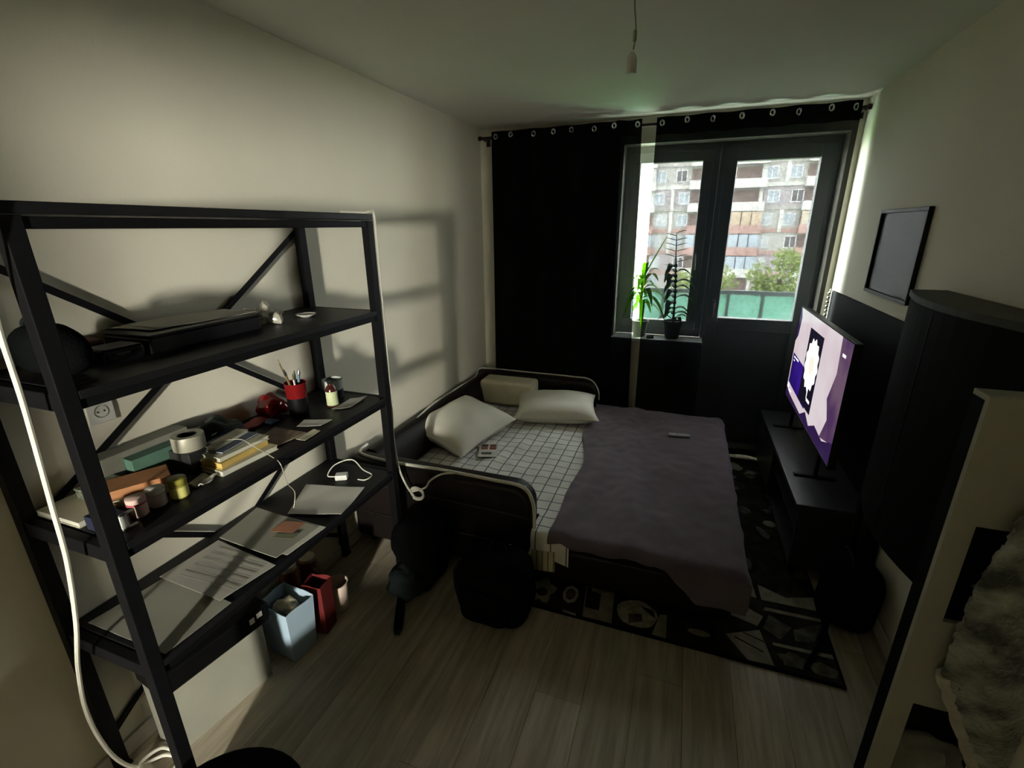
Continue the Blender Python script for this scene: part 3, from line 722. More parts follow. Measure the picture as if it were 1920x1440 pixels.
def book(name, label, c, L, W, H, ang, cover, z, pages=None, pc=None):
    m = rotz(ang, (c[0], c[1], z)); t = thing(name, label, 'book', (c[0], c[1], z))
    part('cover', MB().box(-W / 2, W / 2, -L / 2, L / 2, 0, .002, m).box(-W / 2, W / 2, -L / 2, L / 2, H - .002, H, m).box(-W / 2, -W / 2 + .002, -L / 2, L / 2, .002, H - .002, m), cover, t)
    part('pages', MB().box(-W / 2 + .002, W / 2 - .003, -L / 2 + .003, L / 2 - .003, .002, H - .002, m), pages or M['paper'], t)
    return t
M['orange'] = mat('orange_cover', 'a8744c', .7); M['beige_pg'] = mat('beige_pages', 'b09e88', .9); M['cream'] = mat('cream_cover', 'c9c5ac', .7); M['bk_yellow'] = mat('ochre_cover', 'c4a860', .7)
M['bk_black'] = mat('black_cover', '1c1c1c', .6); M['green_bk'] = mat('green_cover', '49695a', .7); M['grey_bk'] = mat('grey_box', '77776c', .8); M['slate'] = mat('slate_cover', '50586a', .7)
a65 = math.radians(-28)
book('book', 'beige paperback under the orange book on third shelf', (-1.565, .815), .19, .11, .022, a65, M['beige_pg'], Z3, M['beige_pg'])
book('book', 'orange brown book lying on a beige paperback', (-1.572, .822), .185, .10, .026, a65, M['orange'], Z3 + .0225, M['orange'])
solo('storage_box', MB().box(-1.742, -1.672, .80, 1.09, Z3, Z3 + .105), M['grey_bk'], 'long grey box against the wall behind the green book', 'box', .004)
book('book', 'thick green hardback in front of the long grey box', (-1.642, .945), .17, .05, .085, math.radians(-4), M['green_bk'], Z3, M['green_bk'])
pb = thing('patterned_tin', 'dark tin with pale mottled pattern beside the green book', 'tin', (-1.66, .80, Z3))
part('body', MB().box(-1.666, -1.615, .745, .845, Z3 + .05, Z3 + .09).xf(Matrix.Translation((-.02, -.02, -.05))), mat('mottled_tin', '2f3a34', .5, col2='8a9080', scale=60), pb, .004)
part('lid', MB().box(-1.687, -1.634, .724, .826, Z3 + .0405, Z3 + .047), mat('mottled_lid', '4b554c', .5, col2='9aa08c', scale=70), pb, .002)
M['tape'] = mat('silver_tape', '9c998a', .45, .2)
solo('black_cube', MB().box(-1.61, -1.51, .965, 1.06, Z3, Z3 + .074), M['bk_black'], 'black box carrying the roll of silver tape', 'box', .003)
tp = thing('tape_roll', 'wide roll of silver tape lying on the black box', 'tape', (-1.562, 1.01, Z3 + .0745))
part('tape', MB().lathe([(.030, 0), (.049, 0), (.050, .003), (.050, .047), (.049, .05), (.030, .05), (.030, 0)], (-1.562, 1.01, Z3 + .0745), 28, cap=False), M['tape'], tp)
part('core', MB().lathe([(.0295, .001), (.0295, .049), (.027, .049), (.027, .001), (.0295, .001)], (-1.562, 1.01, Z3 + .0745), 28, cap=False), M['bk_black'], tp)
pc_ = thing('pouch', 'lumpy dark green black pouch behind the book stack', 'pouch', (-1.66, 1.17, Z3))
part('body', MB().blob((-1.655, 1.185, Z3 + .043), (.075, .085, .045), .75, .03, 16, 28, 18, 9, flat=.92), mat('dark_green_cloth', '161f1c', .8, col2='20302a', bump=.3), pc_)
part('zip', MB().tube(spline([(-1.60, 1.12, Z3 + .065), (-1.595, 1.18, Z3 + .072), (-1.605, 1.24, Z3 + .064)], 5), .003, 5), M['chrome'], pc_)
bk = [('ochre', 'bk_yellow', .022, .205, .15, 0.03, 'ochre yellow book lying second in the small book stack'), ('c', 'cream', .014, .20, .14, -.05, 'cream covered book in the middle of the small stack'),
      ('s', 'slate', .008, .17, .12, .12, 'thin slate blue notebook near the top of the small stack'), ('t', 'cream', .010, .16, .05, .16, 'narrow white notebook topping the small book stack')]
zb = Z3
book('book', 'wide white book at the bottom of the small stack', (-1.475, 1.105), .225, .165, .018, -.06, M['cream'], zb); zb += .0185
for _, c, h, L, W, an, lab in bk:
    book('book', lab, (-1.49 - (.02 if h < .012 else 0), 1.10 + (.01 if h < .015 else 0)), L, W, h, an, M[c], zb, M['bk_yellow'] if c == 'bk_yellow' else None); zb += h + .0005
solo('earphone_wire', MB().tube(spline([(-1.50, 1.08, zb + .003), (-1.44, 1.11, zb + .004), (-1.400, 1.12, zb - .02), (-1.355, 1.15, Z3 + .005), (-1.318, 1.15, Z3 - .02), (-1.315, 1.16, Z3 - .10), (-1.318, 1.19, Z3 - .16), (-1.32, 1.175, Z3 - .22)], 8), .0018, 6), M['tape'], 'thin pale earphone wire dangling from the book stack', 'wire')
solo('blister_pack', MB().grid(lambda u, v: rotz(.3, (-1.43, .938, Z3)) @ Vector((-.028 + .056 * u, -.035 + .07 * v, .012 + .006 * math.sin(u * 9) * math.cos(v * 7))), 12, 12, .004), M['clear'], 'crinkled clear blister pack by the yellow jar', 'packet')
M['red_pl'] = see_through('red_clear_plastic', (.75, .08, .08), '7a1a1c', .7, gloss=.06); M['blue_s'] = mat('blue_sachet', '3d5f86', .5); M['red_p'] = mat('red_packet', '9b4a40', .6)
solo('packet', MB().grid(lambda u, v: (-1.70 + .07 * u, 1.28 + .13 * v, Z3 + .012 + .008 * math.sin(3 * u) + .004 * math.sin(v * 9)), 6, 8, .008), M['red_p'], 'flat faded red packet against the wall behind blue sachet', 'packet')
solo('sachet', MB().grid(lambda u, v: (-1.64 + .05 * u, 1.375 + .05 * v, Z3 + .010 + .012 * math.sin(math.pi * u) * math.sin(math.pi * v)), 6, 6, .006), M['blue_s'], 'small blue sachet beside the red plastic bag', 'sachet')
solo('plastic_bag', MB().blob((-1.675, 1.46, Z3 + .05), (.05, .06, .052), .8, .03, 22, 26, 16, 3, flat=.93), M['red_pl'], 'crumpled see-through red plastic bag behind the pencil cup', 'plastic bag')
pcup = thing('pencil_cup', 'black cup with red clear top holding brushes and pencils', 'cup', (-1.575, 1.50, Z3))
cx_, cy_ = -1.565, 1.515
part('base', MB().lathe([(.038, 0), (.040, .003), (.043, .088), (.040, .088), (.037, .004), (.001, .004)], (cx_, cy_, Z3), 22), M['black_pl'], pcup)
part('upper_sleeve', MB().lathe([(.0425, .0885), (.046, .155), (.0435, .155), (.040, .0885), (.0425, .0885)], (cx_, cy_, Z3), 22, cap=False), M['red_pl'], pcup)
M['pencil'] = mat('pencil_wood', '6b5a3c', .6); M['blue_pen'] = mat('blue_pen', '4a7286', .4)
def stick(name, label, cat, a, b, r, mt, tip=None):
    t = thing(name, label, cat, a); part('shaft', MB().tube([a, b], r, 8), mt, t)
    a = Vector(a); b = Vector(b); d = (b - a).normalized()
    part('tip', MB().tube([b, b + d * .012, b + d * .03], r, 8, rs=[r * 1.15, r * 1.1, r * .25]), tip or M['bk_black'], t)
stick('paint_brush', 'long thin paint brush leaning out of the pencil cup', 'brush', (cx_ + .006, cy_ + .012, Z3 + .008), (cx_ - .012, cy_ - .055, Z3 + .255), .0035, M['pencil'], M['tape'])
stick('paint_brush', 'short wooden brush with dark ferrule in the cup', 'brush', (cx_ + .01, cy_ - .002, Z3 + .008), (cx_ + .004, cy_ - .046, Z3 + .20), .005, M['pencil'])
stick('pen', 'blue grey pen standing upright in the cup', 'pen', (cx_ - .008, cy_ + .004, Z3 + .008), (cx_ + .004, cy_ + .024, Z3 + .185), .006, M['blue_pen'], M['chrome'])
stick('pen', 'black pen with silver clip in the cup', 'pen', (cx_ - .012, cy_ - .008, Z3 + .008), (cx_ - .006, cy_ + .008, Z3 + .175), .006, M['bk_black'], M['chrome'])
stick('pencil', 'white pencil leaning on the cup front', 'pencil', (cx_ + .018, cy_ - .010, Z3 + .008), (cx_ + .030, cy_ - .034, Z3 + .18), .004, M['white_pl'], M['pencil'])
M['amber'] = mat('amber_glass', '3a1712', .15, spec=.7); M['mug'] = mat('mug_glaze', 'b7bcb8', .3); M['mug_dark'] = mat('mug_dark_glaze', '24223a', .4); M['bl_label'] = mat('bottle_label', 'bcc49c', .8)
bt = thing('medicine_bottle', 'brown glass bottle with pale green label on third shelf', 'bottle', (-1.50, 1.655, Z3))
part('glass', MB().lathe([(.023, 0), (.026, .003), (.026, .082), (.021, .096), (.012, .106), (.012, .114)], (-1.50, 1.655, Z3), 20), M['amber'], bt)
part('cap', MB().lathe([(.015, 0), (.015, .018), (.013, .02)], (-1.50, 1.655, Z3 + .1145), 18), M['dark_grey_cloth'], bt)
part('paper_label', MB().lathe([(.0263, .010), (.0263, .076)], (-1.50, 1.655, Z3), 20, cap=False), M['bl_label'], bt)
mg = thing('mug', 'white mug with dark blue lower half behind the brown bottle', 'mug', (-1.57, 1.765, Z3))
mgx, mgy = -1.575, 1.755
part('upper_body', MB().lathe([(.047, .048), (.048, .095), (.0455, .095), (.044, .048), (.047, .048)], (mgx, mgy, Z3), 26, cap=False), M['mug'], mg)
part('lower_body', MB().lathe([(.040, 0), (.044, .003), (.0472, .0475), (.044, .0475), (.040, .005), (.001, .005)], (mgx, mgy, Z3), 26), M['mug_dark'], mg)
part('handle', MB().tube(spline([(mgx - .01, mgy + .046, Z3 + .082), (mgx - .012, mgy + .066, Z3 + .076), (mgx - .012, mgy + .068, Z3 + .05), (mgx - .01, mgy + .045, Z3 + .03)], 5), .005, 8), M['mug'], mg)
def sheet_quad(name, label, cat, pts, z, mt, curl=.004, thick=.0012, n=8, seed=0):
    p = [Vector((x, y, z)) for x, y in pts]
    def fn(u, v):
        q = p[0] * (1 - u) * (1 - v) + p[1] * u * (1 - v) + p[2] * u * v + p[3] * (1 - u) * v
        q.z += thick + .0004 + curl * (.5 + .5 * mnoise.noise(Vector((q.x * 6 + seed, q.y * 6, seed)))) * (.3 + abs(u - .5) + abs(v - .5))
        return q
    return solo(name, MB().grid(fn, n, n, thick), mt, label, cat)
M['brown_p'] = mat('brown_packet', '6e5f4f', .8, col2='7b6f60', scale=20)
sheet_quad('index_card', 'blank white card lying in front of the pencil cup', 'card', [(-1.478, 1.402), (-1.386, 1.44), (-1.386, 1.512), (-1.50, 1.47)], Z3, M['paper'])
sheet_quad('receipt', 'long crumpled receipt near the far rack post', 'receipt', [(-1.465, 1.60), (-1.40, 1.655), (-1.415, 1.80), (-1.475, 1.75)], Z3, M['paper_pale'], .012, seed=3)
sheet_quad('brown_envelope', 'flat brown paper packet between book stack and white card', 'packet', [(-1.53, 1.235), (-1.405, 1.235), (-1.39, 1.36), (-1.55, 1.36)], Z3, M['brown_p'], .006, .004, seed=5)
sheet_quad('receipt', 'small cream receipt overhanging the shelf front beside the packet', 'receipt', [(-1.386, 1.30), (-1.340, 1.30), (-1.345, 1.392), (-1.384, 1.40)], Z3, M['cream'], .008, seed=7)
book('book', 'white book lying at the near end of third shelf', (-1.62, .69), .10, .19, .018, .0, M['cream'], Z3)
nb = thing('medicine_box', 'navy blue carton with a pale green label on the rack end', 'box', (-1.455, .675, Z3))
part('carton', MB().box(-1.50, -1.41, .645, .70, Z3, Z3 + .042), M['navy'], nb, .001)
part('printed_label', MB().box(-1.445, -1.415, .6435, .6449, Z3 + .004, Z3 + .038), M['label'], nb)

# ------------------------------------------------------------------ lowest shelf papers
sheet_quad('paper_sheet', 'large grey sheet of paper at the near end of lowest shelf', 'paper', [(-1.70, .655), (-1.345, .655), (-1.335, .872), (-1.67, .90)], Z4, M['paper_grey'], .004, seed=11)
ns = sheet_quad('newspaper', 'pale printed newspaper page lying between two grey sheets', 'paper', [(-1.68, .872), (-1.37, .86), (-1.332, 1.06), (-1.67, 1.10)], Z4 + .008, M['paper_pale'], .005, seed=13)
gc = sheet_quad('folder', 'grey card folder with an orange patch on lowest shelf', 'folder', [(-1.665, 1.105), (-1.352, 1.085), (-1.335, 1.295), (-1.70, 1.32)], Z4 + .016, M['paper_grey'], .004, .003, seed=17)
sheet_quad('paper_sheet', 'white sheet peeking out under the grey card folder', 'paper', [(-1.64, 1.13), (-1.335, 1.12), (-1.318, 1.315), (-1.68, 1.325)], Z4 + .008, M['paper'], .003, seed=19)
M['orange_p'] = mat('orange_print', '9a6a50', .8)
part('orange_patch', MB().grid(lambda u, v: (-1.50 + .10 * u, 1.20 + .075 * v + .02 * u, Z4 + .0265 + .002 * u), 4, 4, .0008), M['orange_p'], gc)
part('green_patch', MB().grid(lambda u, v: (-1.46 + .09 * u, 1.17 + .03 * v + .02 * u, Z4 + .0262 + .002 * u), 4, 4, .0008), mat('green_print', '6e7358', .8), gc)
for k in range(5):
    part('print_line', MB().grid(lambda u, v: (-1.62 + .26 * u, .90 + .034 * k + .006 * v + .01 * u, Z4 + .0175), 4, 1, .0005), mat('grey_ink%d' % k, '8f8d86', .9), ns)
sheet_quad('paper_sheet', 'bright white sheet with curled corner at the far end of lowest shelf', 'paper', [(-1.551, 1.342), (-1.318, 1.413), (-1.364, 1.642), (-1.654, 1.568)], Z4, M['paper'], .012, seed=23)
ad = thing('power_adapter', 'small white plug adapter with looped cord on lowest shelf', 'adapter', (-1.53, 1.69, Z4))
part('body', MB().box(-.03, .03, -.022, .022, 0, .028, rotz(.5, (-1.535, 1.685, Z4))), M['white_pl'], ad, .006, seg=3)
part('cord', MB().tube(spline([(-1.565, 1.67, Z4 + .014), (-1.60, 1.66, Z4 + .02), (-1.60, 1.72, Z4 + .05), (-1.54, 1.78, Z4 + .06), (-1.47, 1.77, Z4 + .02), (-1.41, 1.76, Z4 + .006), (-1.41, 1.71, Z4 + .004), (-1.45, 1.70, Z4 + .004)], 8), .0028, 6), M['led'], ad)

# wall socket behind the rack
so = thing('wall_socket', 'white wall socket on the left wall behind the rack', 'socket', (XL, .885, 1.23))
part('plate', MB().box(XL, XL + .008, .845, .925, 1.232, 1.312), M['white_pl'], so, .003)
part('well', MB().lathe([(.021, .0005), (.021, .0015), (.0195, .0015), (.0195, .0005)], (0, 0, 0), 24, Matrix.Rotation(math.pi / 2, 4, 'Y'), cap=False).xf(Matrix.Translation((XL + .008, .885, 1.272))), M['tape'], so)
for dy in (-.0095, .0095):
    part('pin_hole', MB().lathe([(.0028, 0), (.0028, .0012)], (0, 0, 0), 10, Matrix.Rotation(math.pi / 2, 4, 'Y')).xf(Matrix.Translation((XL + .008, .885 + dy, 1.272))), M['bk_black'], so)

# ------------------------------------------------------------------ floor under the rack
M['carton'] = mat('white_carton', '97968a', .85, col2='8c8b80', scale=4)
wb = thing('white_carton', 'large dull white carton standing under the rack', 'box', (-1.63, .90, 0))
m = rotz(math.radians(-9), (-1.60, .91, 0))
part('body', MB().box(-.075, .06, -.19, .19, 0, .30, m), M['carton'], wb, .004)
part('lid_flap', MB().box(-.077, .062, -.192, .192, .301, .306, m), M['carton'], wb)
bb = thing('black_carton', 'black carton with two small white emblems lying on the white carton', 'box', (-1.62, .91, .3065))
part('body', MB().box(-.075, .10, -.20, .21, .3065, .395, m), M['black_pl'], bb, .008)
part('emblem', MB().box(.1, .1008, .125, .145, .345, .37, m), M['white_pl'], bb); part('emblem', MB().box(.1, .1008, .155, .178, .352, .375, m), M['white_pl'], bb)
def open_bag(name, label, c, w, d, h, rz, mt, inner, taper=.9, content=None):
    t = thing(name, label, 'bag', (c[0], c[1], 0)); mm = rotz(rz, (c[0], c[1], 0))
    def ring(k, z, s): return [mm @ Vector((x * s, y * s, z)) for x, y in ((-w / 2, -d / 2), (w / 2, -d / 2), (w / 2, d / 2), (-w / 2, d / 2))]
    for i in range(4):
        a0, a1 = ring(0, 0, taper)[i], ring(0, 0, taper)[(i + 1) % 4]; b0, b1 = ring(0, h, 1)[i], ring(0, h, 1)[(i + 1) % 4]
        part('side_panel', MB().grid(lambda u, v: (a0.lerp(a1, u)).lerp(b0.lerp(b1, u), v) + Vector((0, 0, .004 * math.sin(u * 6))) * v, 6, 6, .002), mt, t)
    part('bottom', MB().prism([(v.x, v.y) for v in ring(0, 0, taper - .01)], .001, .004), mt, t)
    return t
M['blue_bag'] = mat('pale_blue_card', '9fb4c4', .7, col2='95aabb', scale=3); M['red_bag'] = mat('red_card', '5e1413', .7, col2='55100f', scale=3)
M['kraft'] = mat('cream_tissue', 'b5ab90', .9, col2='9d937a', scale=14, bump=.5)
open_bag('gift_bag', 'pale blue paper gift bag with cream tissue under the rack', (-1.535, 1.235), .185, .145, .27, math.radians(-6), M['blue_bag'], None, .84)
solo('tissue_paper', MB().blob((-1.54, 1.235, .185), (.068, .05, .07), .8, .04, 24, 26, 16, 1), M['kraft'], 'crumpled cream tissue paper filling the pale blue bag', 'tissue')
open_bag('gift_bag', 'dark red paper gift bag between blue bag and pink pot', (-1.485, 1.372), .10, .085, .27, math.radians(8), M['red_bag'], None, .95)
M['pot_pink'] = mat('pale_pink_ceramic', 'c6b3a8', .5, col2='bfaca2')
fp = thing('flower_pot', 'empty pale pink ceramic pot beside the red bag', 'pot', (-1.515, 1.505, 0))
part('body', MB().lathe([(.046, 0), (.05, .003), (.058, .145), (.0575, .148), (.053, .148), (.047, .012), (.001, .01)], (-1.50, 1.505, .0), 28), M['pot_pink'], fp)
M['amber_clear'] = mat('amber_clear_glass', '6b2f12', .12, spec=.8)
for k, (x, y, h, lab) in enumerate(((-1.665, 1.385, .30, 'tall amber glass jar with cream lid behind the blue bag'), (-1.655, 1.50, .27, 'shorter amber glass jar with cream lid behind the pink pot'))):
    t = thing('glass_jar', lab, 'jar', (x, y, 0))
    part('glass', MB().lathe([(.040, 0), (.044, .006), (.044, h - .06), (.036, h - .035), (.034, h - .025)], (x, y, 0), 24), M['amber_clear'], t)
    part('lid', MB().lathe([(.037, 0), (.038, .003), (.038, .02), (.034, .024)], (x, y, h - .0245), 24), M['kraft'], t)

# ------------------------------------------------------------------ bags on the floor
bp = thing('backpack', 'black rounded backpack standing on the floor against the sofa', 'backpack', (-.72, 1.74, 0))
part('body', MB().blob((-.725, 1.745, .175), (.185, .135, .185), .6, .02, 8, 36, 24, 4, flat=.95), M['black_cloth'], bp)
part('front_pocket', MB().blob((-.735, 1.612, .135), (.125, .03, .085), .5, .01, 9, 26, 16, 6), M['black_cloth'], bp)
part('strap', MB().tube(spline([(-.89, 1.72, .30), (-.925, 1.70, .22), (-.915, 1.69, .12), (-.88, 1.68, .03)], 6), .012, 6), M['dark_grey_cloth'], bp)
part('grab_handle', MB().tube(spline([(-.77, 1.77, .35), (-.75, 1.77, .38), (-.70, 1.77, .38), (-.68, 1.77, .35)], 5), .008, 6), M['dark_grey_cloth'], bp)
part('zip', MB().tube(spline([(-.86, 1.622, .24), (-.80, 1.612, .275), (-.66, 1.612, .275), (-.60, 1.622, .24)], 5), .003, 5), M['dark_grey_cloth'], bp)
dk = thing('duffel_bag', 'black duffel bag slumped on the floor between rack and sofa', 'bag', (-1.17, 1.76, 0))
part('body', MB().blob((-1.165, 1.80, .21), (.135, .13, .22), .7, .04, 8, 32, 22, 12, flat=.95), M['black_cloth'], dk)
part('side_pocket', MB().blob((-1.20, 1.66, .10), (.10, .055, .085), .75, .035, 16, 26, 16, 15, flat=.98), M['dark_grey_cloth'], dk, label='charcoal crumpled pocket')
part('strap', MB().grid(lambda u, v: Vector((-1.205 + .085 * u + (.016 + .004 * math.sin(u * 3)) * (v - .5) * 2, 1.63 - .175 * u + .010 * (v - .5) * 2, .022 + .035 * (1 - u) ** 2)), 12, 3, .012), M['black_cloth'], dk)
part('buckle', MB().bar((-1.122, 1.46, .018), (-1.112, 1.435, .018), .03, .012), M['black_pl'], dk, .003)
pf = thing('pouf', 'round black pouf on the floor at the near end of rack', 'pouf', (-1.04, .47, 0))
part('cushion', MB().lathe([(.20, .0), (.235, .02), (.25, .10), (.25, .20), (.235, .27), (.18, .295), (.05, .30), (.001, .30)], (-1.05, .485, 0), 40), M['black_cloth'], pf)
part('piping', MB().tube([(-1.05 + .24 * math.cos(a), .485 + .24 * math.sin(a), .262) for a in [2 * math.pi * q / 40 for q in range(40)]], .005, 6, closed=True), M['dark_grey_cloth'], pf)

# ------------------------------------------------------------------ printed rug
M['rug'] = mat('rug_black', '16150f', .95, col2='2a2820', scale=9, bump=.3, bscale=300, spec=.1, contrast=(.45, .62))
M['rug_pale'] = mat('rug_pale', '8b8876', .95, col2='726f60', scale=16, bump=.3, bscale=300, spec=.1)
M['rug_mid'] = mat('rug_mid', '5d5b4e', .95, col2='3c3a31', scale=24, bump=.3, bscale=300, spec=.1)
M['rug_light'] = mat('rug_light', 'a5a291', .95, col2='7d7a6b', scale=30, bump=.3, bscale=300, spec=.1)
rug = thing('rug', 'black and white collage print rug under the sofa bed', 'rug', (.1, 2.6, 0))
part('pile', MB().box(-.60, .795, 1.828, 3.90, .0005, .010), M['rug'], rug, .003)
part('edge_binding', frame4(-.602, .797, 0, 0, .0, 0, 0) if False else MB().box(-.604, -.592, 1.824, 3.904, .0005, .0108).box(.787, .799, 1.824, 3.904, .0005, .0108).box(-.592, .787, 1.824, 1.834, .0005, .0108).box(-.592, .787, 3.894, 3.904, .0005, .0108), M['black_cloth'], rug)
def pr(poly, mt, z=.0103): part('print_patch', MB().prism(poly if area(poly) > 0 else poly[::-1], z, z + .0006), M[mt], rug)
def area(p): return sum(p[i][0] * p[(i + 1) % len(p)][1] - p[(i + 1) % len(p)][0] * p[i][1] for i in range(len(p)))
def ell(cx, cy, rx, ry, n=18, wob=0, rot=0): return [(cx + (rx * math.cos(a) * (1 + wob * math.sin(5 * a))) * math.cos(rot) - ry * math.sin(a) * math.sin(rot), cy + rx * math.cos(a) * math.sin(rot) + ry * math.sin(a) * math.cos(rot) * (1 + wob * math.sin(5 * a))) for a in [2 * math.pi * k / n for k in range(n)]]
pr(ell(-.545, 1.945, .062, .085, 20, .22), 'rug_pale'); pr(ell(-.545, 1.93, .03, .03, 14), 'rug', .0112)
pr(ell(-.398, 1.962, .042, .065, 8), 'rug_light'); pr(ell(-.398, 1.962, .026, .042, 8), 'rug_mid', .0112)
pr([(-.411, 1.85), (-.343, 1.842), (-.343, 1.828), (-.409, 1.834)], 'rug_pale')
pr([(-.335, 2.066), (-.184, 2.067), (-.169, 1.84), (-.31, 1.838)], 'rug_pale'); pr([(-.325, 2.04), (-.25, 2.04), (-.24, 1.90), (-.312, 1.90)], 'rug', .0112); pr([(-.30, 2.05), (-.205, 2.035), (-.205, 2.01), (-.30, 2.02)], 'rug_light', .0118)
pr(ell(-.060, 1.945, .098, .088, 20, .03), 'rug_light'); pr([(-.09, 1.87), (-.03, 1.90), (-.035, 1.95), (-.10, 1.93)], 'rug_mid', .0112); pr([(-.05, 2.0), (.015, 1.99), (.03, 1.94), (.0, 1.96)], 'rug', .0112)
pr([(.046, 1.973), (.081, 1.985), (.083, 1.838), (.02, 1.838)], 'rug_pale')
pr(ell(.267, 2.13, .10, .08, 20, .04), 'rug_mid'); pr(ell(.29, 2.15, .065, .04), 'rug_pale', .0112); pr(ell(.228, 1.922, .05, .02), 'rug_pale')
pr([(.345, 1.957), (.498, 2.034), (.534, 1.843), (.428, 1.838)], 'rug_pale'); pr([(.38, 1.95), (.50, 1.90), (.50, 1.907), (.385, 1.957)], 'rug', .0112); pr([(.42, 1.99), (.515, 1.96), (.515, 1.966), (.425, 1.995)], 'rug', .0112)
pr([(.387, 2.211), (.525, 2.129), (.492, 2.056), (.379, 2.089)], 'rug_pale')
pr([(.527, 2.361), (.652, 2.304), (.785, 2.352), (.777, 2.255), (.532, 2.248)], 'rug_pale'); pr([(.40, 2.38), (.50, 2.36), (.51, 2.25), (.41, 2.27)], 'rug_pale')
pr([(.543, 2.199), (.785, 2.203), (.785, 2.183), (.531, 2.175)], 'rug_pale'); pr([(.546, 1.977), (.785, 1.988), (.785, 1.966), (.543, 1.96)], 'rug_pale')
pr(ell(.73, 1.89, .055, .035, 16, .1), 'rug_mid'); pr(ell(.62, 1.90, .06, .04, 14, .2), 'rug_mid')
pr([(.553, 2.151), (.643, 2.097), (.581, 2.006), (.516, 2.052)], 'rug_mid'); pr([(.649, 2.087), (.783, 2.17), (.724, 2.035), (.645, 2.018)], 'rug_mid')
rr = random.Random(21)
for k in range(26):
    x, y = .42 + .34 * rr.random(), 2.42 + 1.4 * rr.random()
    pr(ell(x, y, .03 + .04 * rr.random(), .02 + .03 * rr.random(), 9, .25, rr.random() * 3), rr.choice(['rug_pale', 'rug_mid', 'rug_mid']), .0103 + .0001 * k)

# ------------------------------------------------------------------ TV stand and television
M['stand'] = mat('dark_stand', '26282b', .35, col2='202225', scale=20)
st = thing('tv_stand', 'long low black TV stand along the right wall', 'tv stand', (.83, 3.25, 0))
part('top', MB().box(.665, 1.0, 2.50, 3.92, .425, .45), M['stand'], st, .004)
part('side', MB().box(.685, .995, 2.51, 2.53, .06, .424), M['stand'], st); part('side', MB().box(.685, .995, 3.89, 3.91, .06, .424), M['stand'], st)
part('bottom_board', MB().box(.685, .995, 2.531, 3.889, .06, .08), M['stand'], st)
part('back_board', MB().box(.975, .99, 2.531, 3.889, .081, .424), M['black_pl'], st)
part('shelf', MB().box(.70, .974, 2.531, 3.23, .24, .255), M['stand'], st)
part('divider', MB().box(.69, .974, 3.231, 3.25, .081, .424), M['stand'], st)
dr = part('drawer_front', MB().box(.672, .689, 3.252, 3.887, .084, .42), M['stand'], st, .003)
part('drawer_pull', MB().box(.662, .672, 3.52, 3.70, .37, .38), M['black_metal'], dr)
for yy in (2.56, 3.86):
    for xx in (.71, .97): part('leg', MB().lathe([(.014, 0), (.02, .06 - (.0115 if xx < .8 else 0))], (xx, yy, .0115 if xx < .8 else 0), 12), M['black_pl'], st)
TX, TY0, TY1, TZ0, TZ1 = .80, 2.615, 3.84, .615, 1.29
tv = thing('television', 'flat black television showing a pink screen with a white flower', 'television', (.82, 3.23, .45))
part('housing', MB().box(TX, TX + .035, TY0, TY1, TZ0, TZ1), M['black_pl'], tv, .004)
part('bezel', MB().box(TX - .004, TX - .0002, TY0, TY1, TZ0, TZ0 + .014).box(TX - .004, TX - .0002, TY0, TY1, TZ1 - .006, TZ1).box(TX - .004, TX - .0002, TY0, TY0 + .006, TZ0 + .014, TZ1 - .006).box(TX - .004, TX - .0002, TY1 - .006, TY1, TZ0 + .014, TZ1 - .006), M['black_pl'], tv)
for yy in (2.85, 3.6):
    part('foot', MB().bar((TX + .017, yy, TZ0), (TX + .017, yy, .462), .03, .02).box(TX - .09, TX + .12, yy - .015, yy + .015, .4505, .462), M['black_pl'], tv, .003)
W_, H_ = TY1 - TY0 - .014, TZ1 - TZ0 - .022
def scr(name, a0, a1, b0, b1, mt, lift, parent=None):
    """rectangle on the screen: a runs from the far (left) edge, b up from the bottom, both 0..1"""
    return part(name, MB().box(TX - .0010 - lift, TX - .0004 - lift, TY1 - .007 - a1 * W_, TY1 - .007 - a0 * W_, TZ0 + .015 + b0 * H_, TZ0 + .015 + b1 * H_), mt, parent or tv)
ES = 3.4
screen = scr('screen', 0, 1, 0, 1, emit_mat('screen_pink', 'e0d5d9', .30 * ES, 'd8c6ce', 3), 0)
def scrpoly(name, pts, mt, lift):
    P = [(TX - .0012 - lift, TY1 - .007 - a * W_, TZ0 + .015 + b * H_) for a, b in pts]
    part(name, MB().add(P, [tuple(range(len(P)))]), mt, screen)
e_pu = emit_mat('screen_purple', '3f1f9e', .22 * ES, '2c1478', 3); e_dk = emit_mat('screen_dark', '2a2440', .10 * ES); e_fl = emit_mat('screen_flower', 'efece6', .42 * ES); e_fc = emit_mat('screen_flower_core', 'e9e3d2', .38 * ES)
e_wh = emit_mat('screen_text', 'f2eef8', .4 * ES); e_mv = emit_mat('screen_mauve', '9a7896', .14 * ES, '6f4a80', 4); e_pl = emit_mat('screen_plum', '4a2f6e', .12 * ES)
scrpoly('mauve_band', [(.84, 1.0), (1, 1), (1, .18), (.80, .10), (.86, .3), (.80, .45), (.86, .7)], e_mv, .0003)
scrpoly('plum_corner', [(0, 0), (1, 0), (1, .2), (.85, .1), (.7, .13), (.6, .05), (.5, .12), (.4, .03), (.1, .06), (0, .1)], e_pl, .0005)
scrpoly('plum_edge', [(0, .62), (.05, .7), (.07, .9), (.03, 1), (0, 1)], e_pl, .0005)
scrpoly('purple_panel', [(.02, .50), (.46, .46), (.46, .12), (.02, .16)], e_pu, .0007)
scrpoly('photo_tile', [(.30, .88), (.58, .88), (.58, .14), (.30, .14)], e_dk, .0009)
fl = [(.44 + .125 * math.cos(a) * (1 + .07 * math.cos(13 * a)), .56 + .245 * math.sin(a) * (1 + .07 * math.cos(13 * a))) for a in [2 * math.pi * k / 78 for k in range(78)]]
scrpoly('flower', fl, e_fl, .0011)
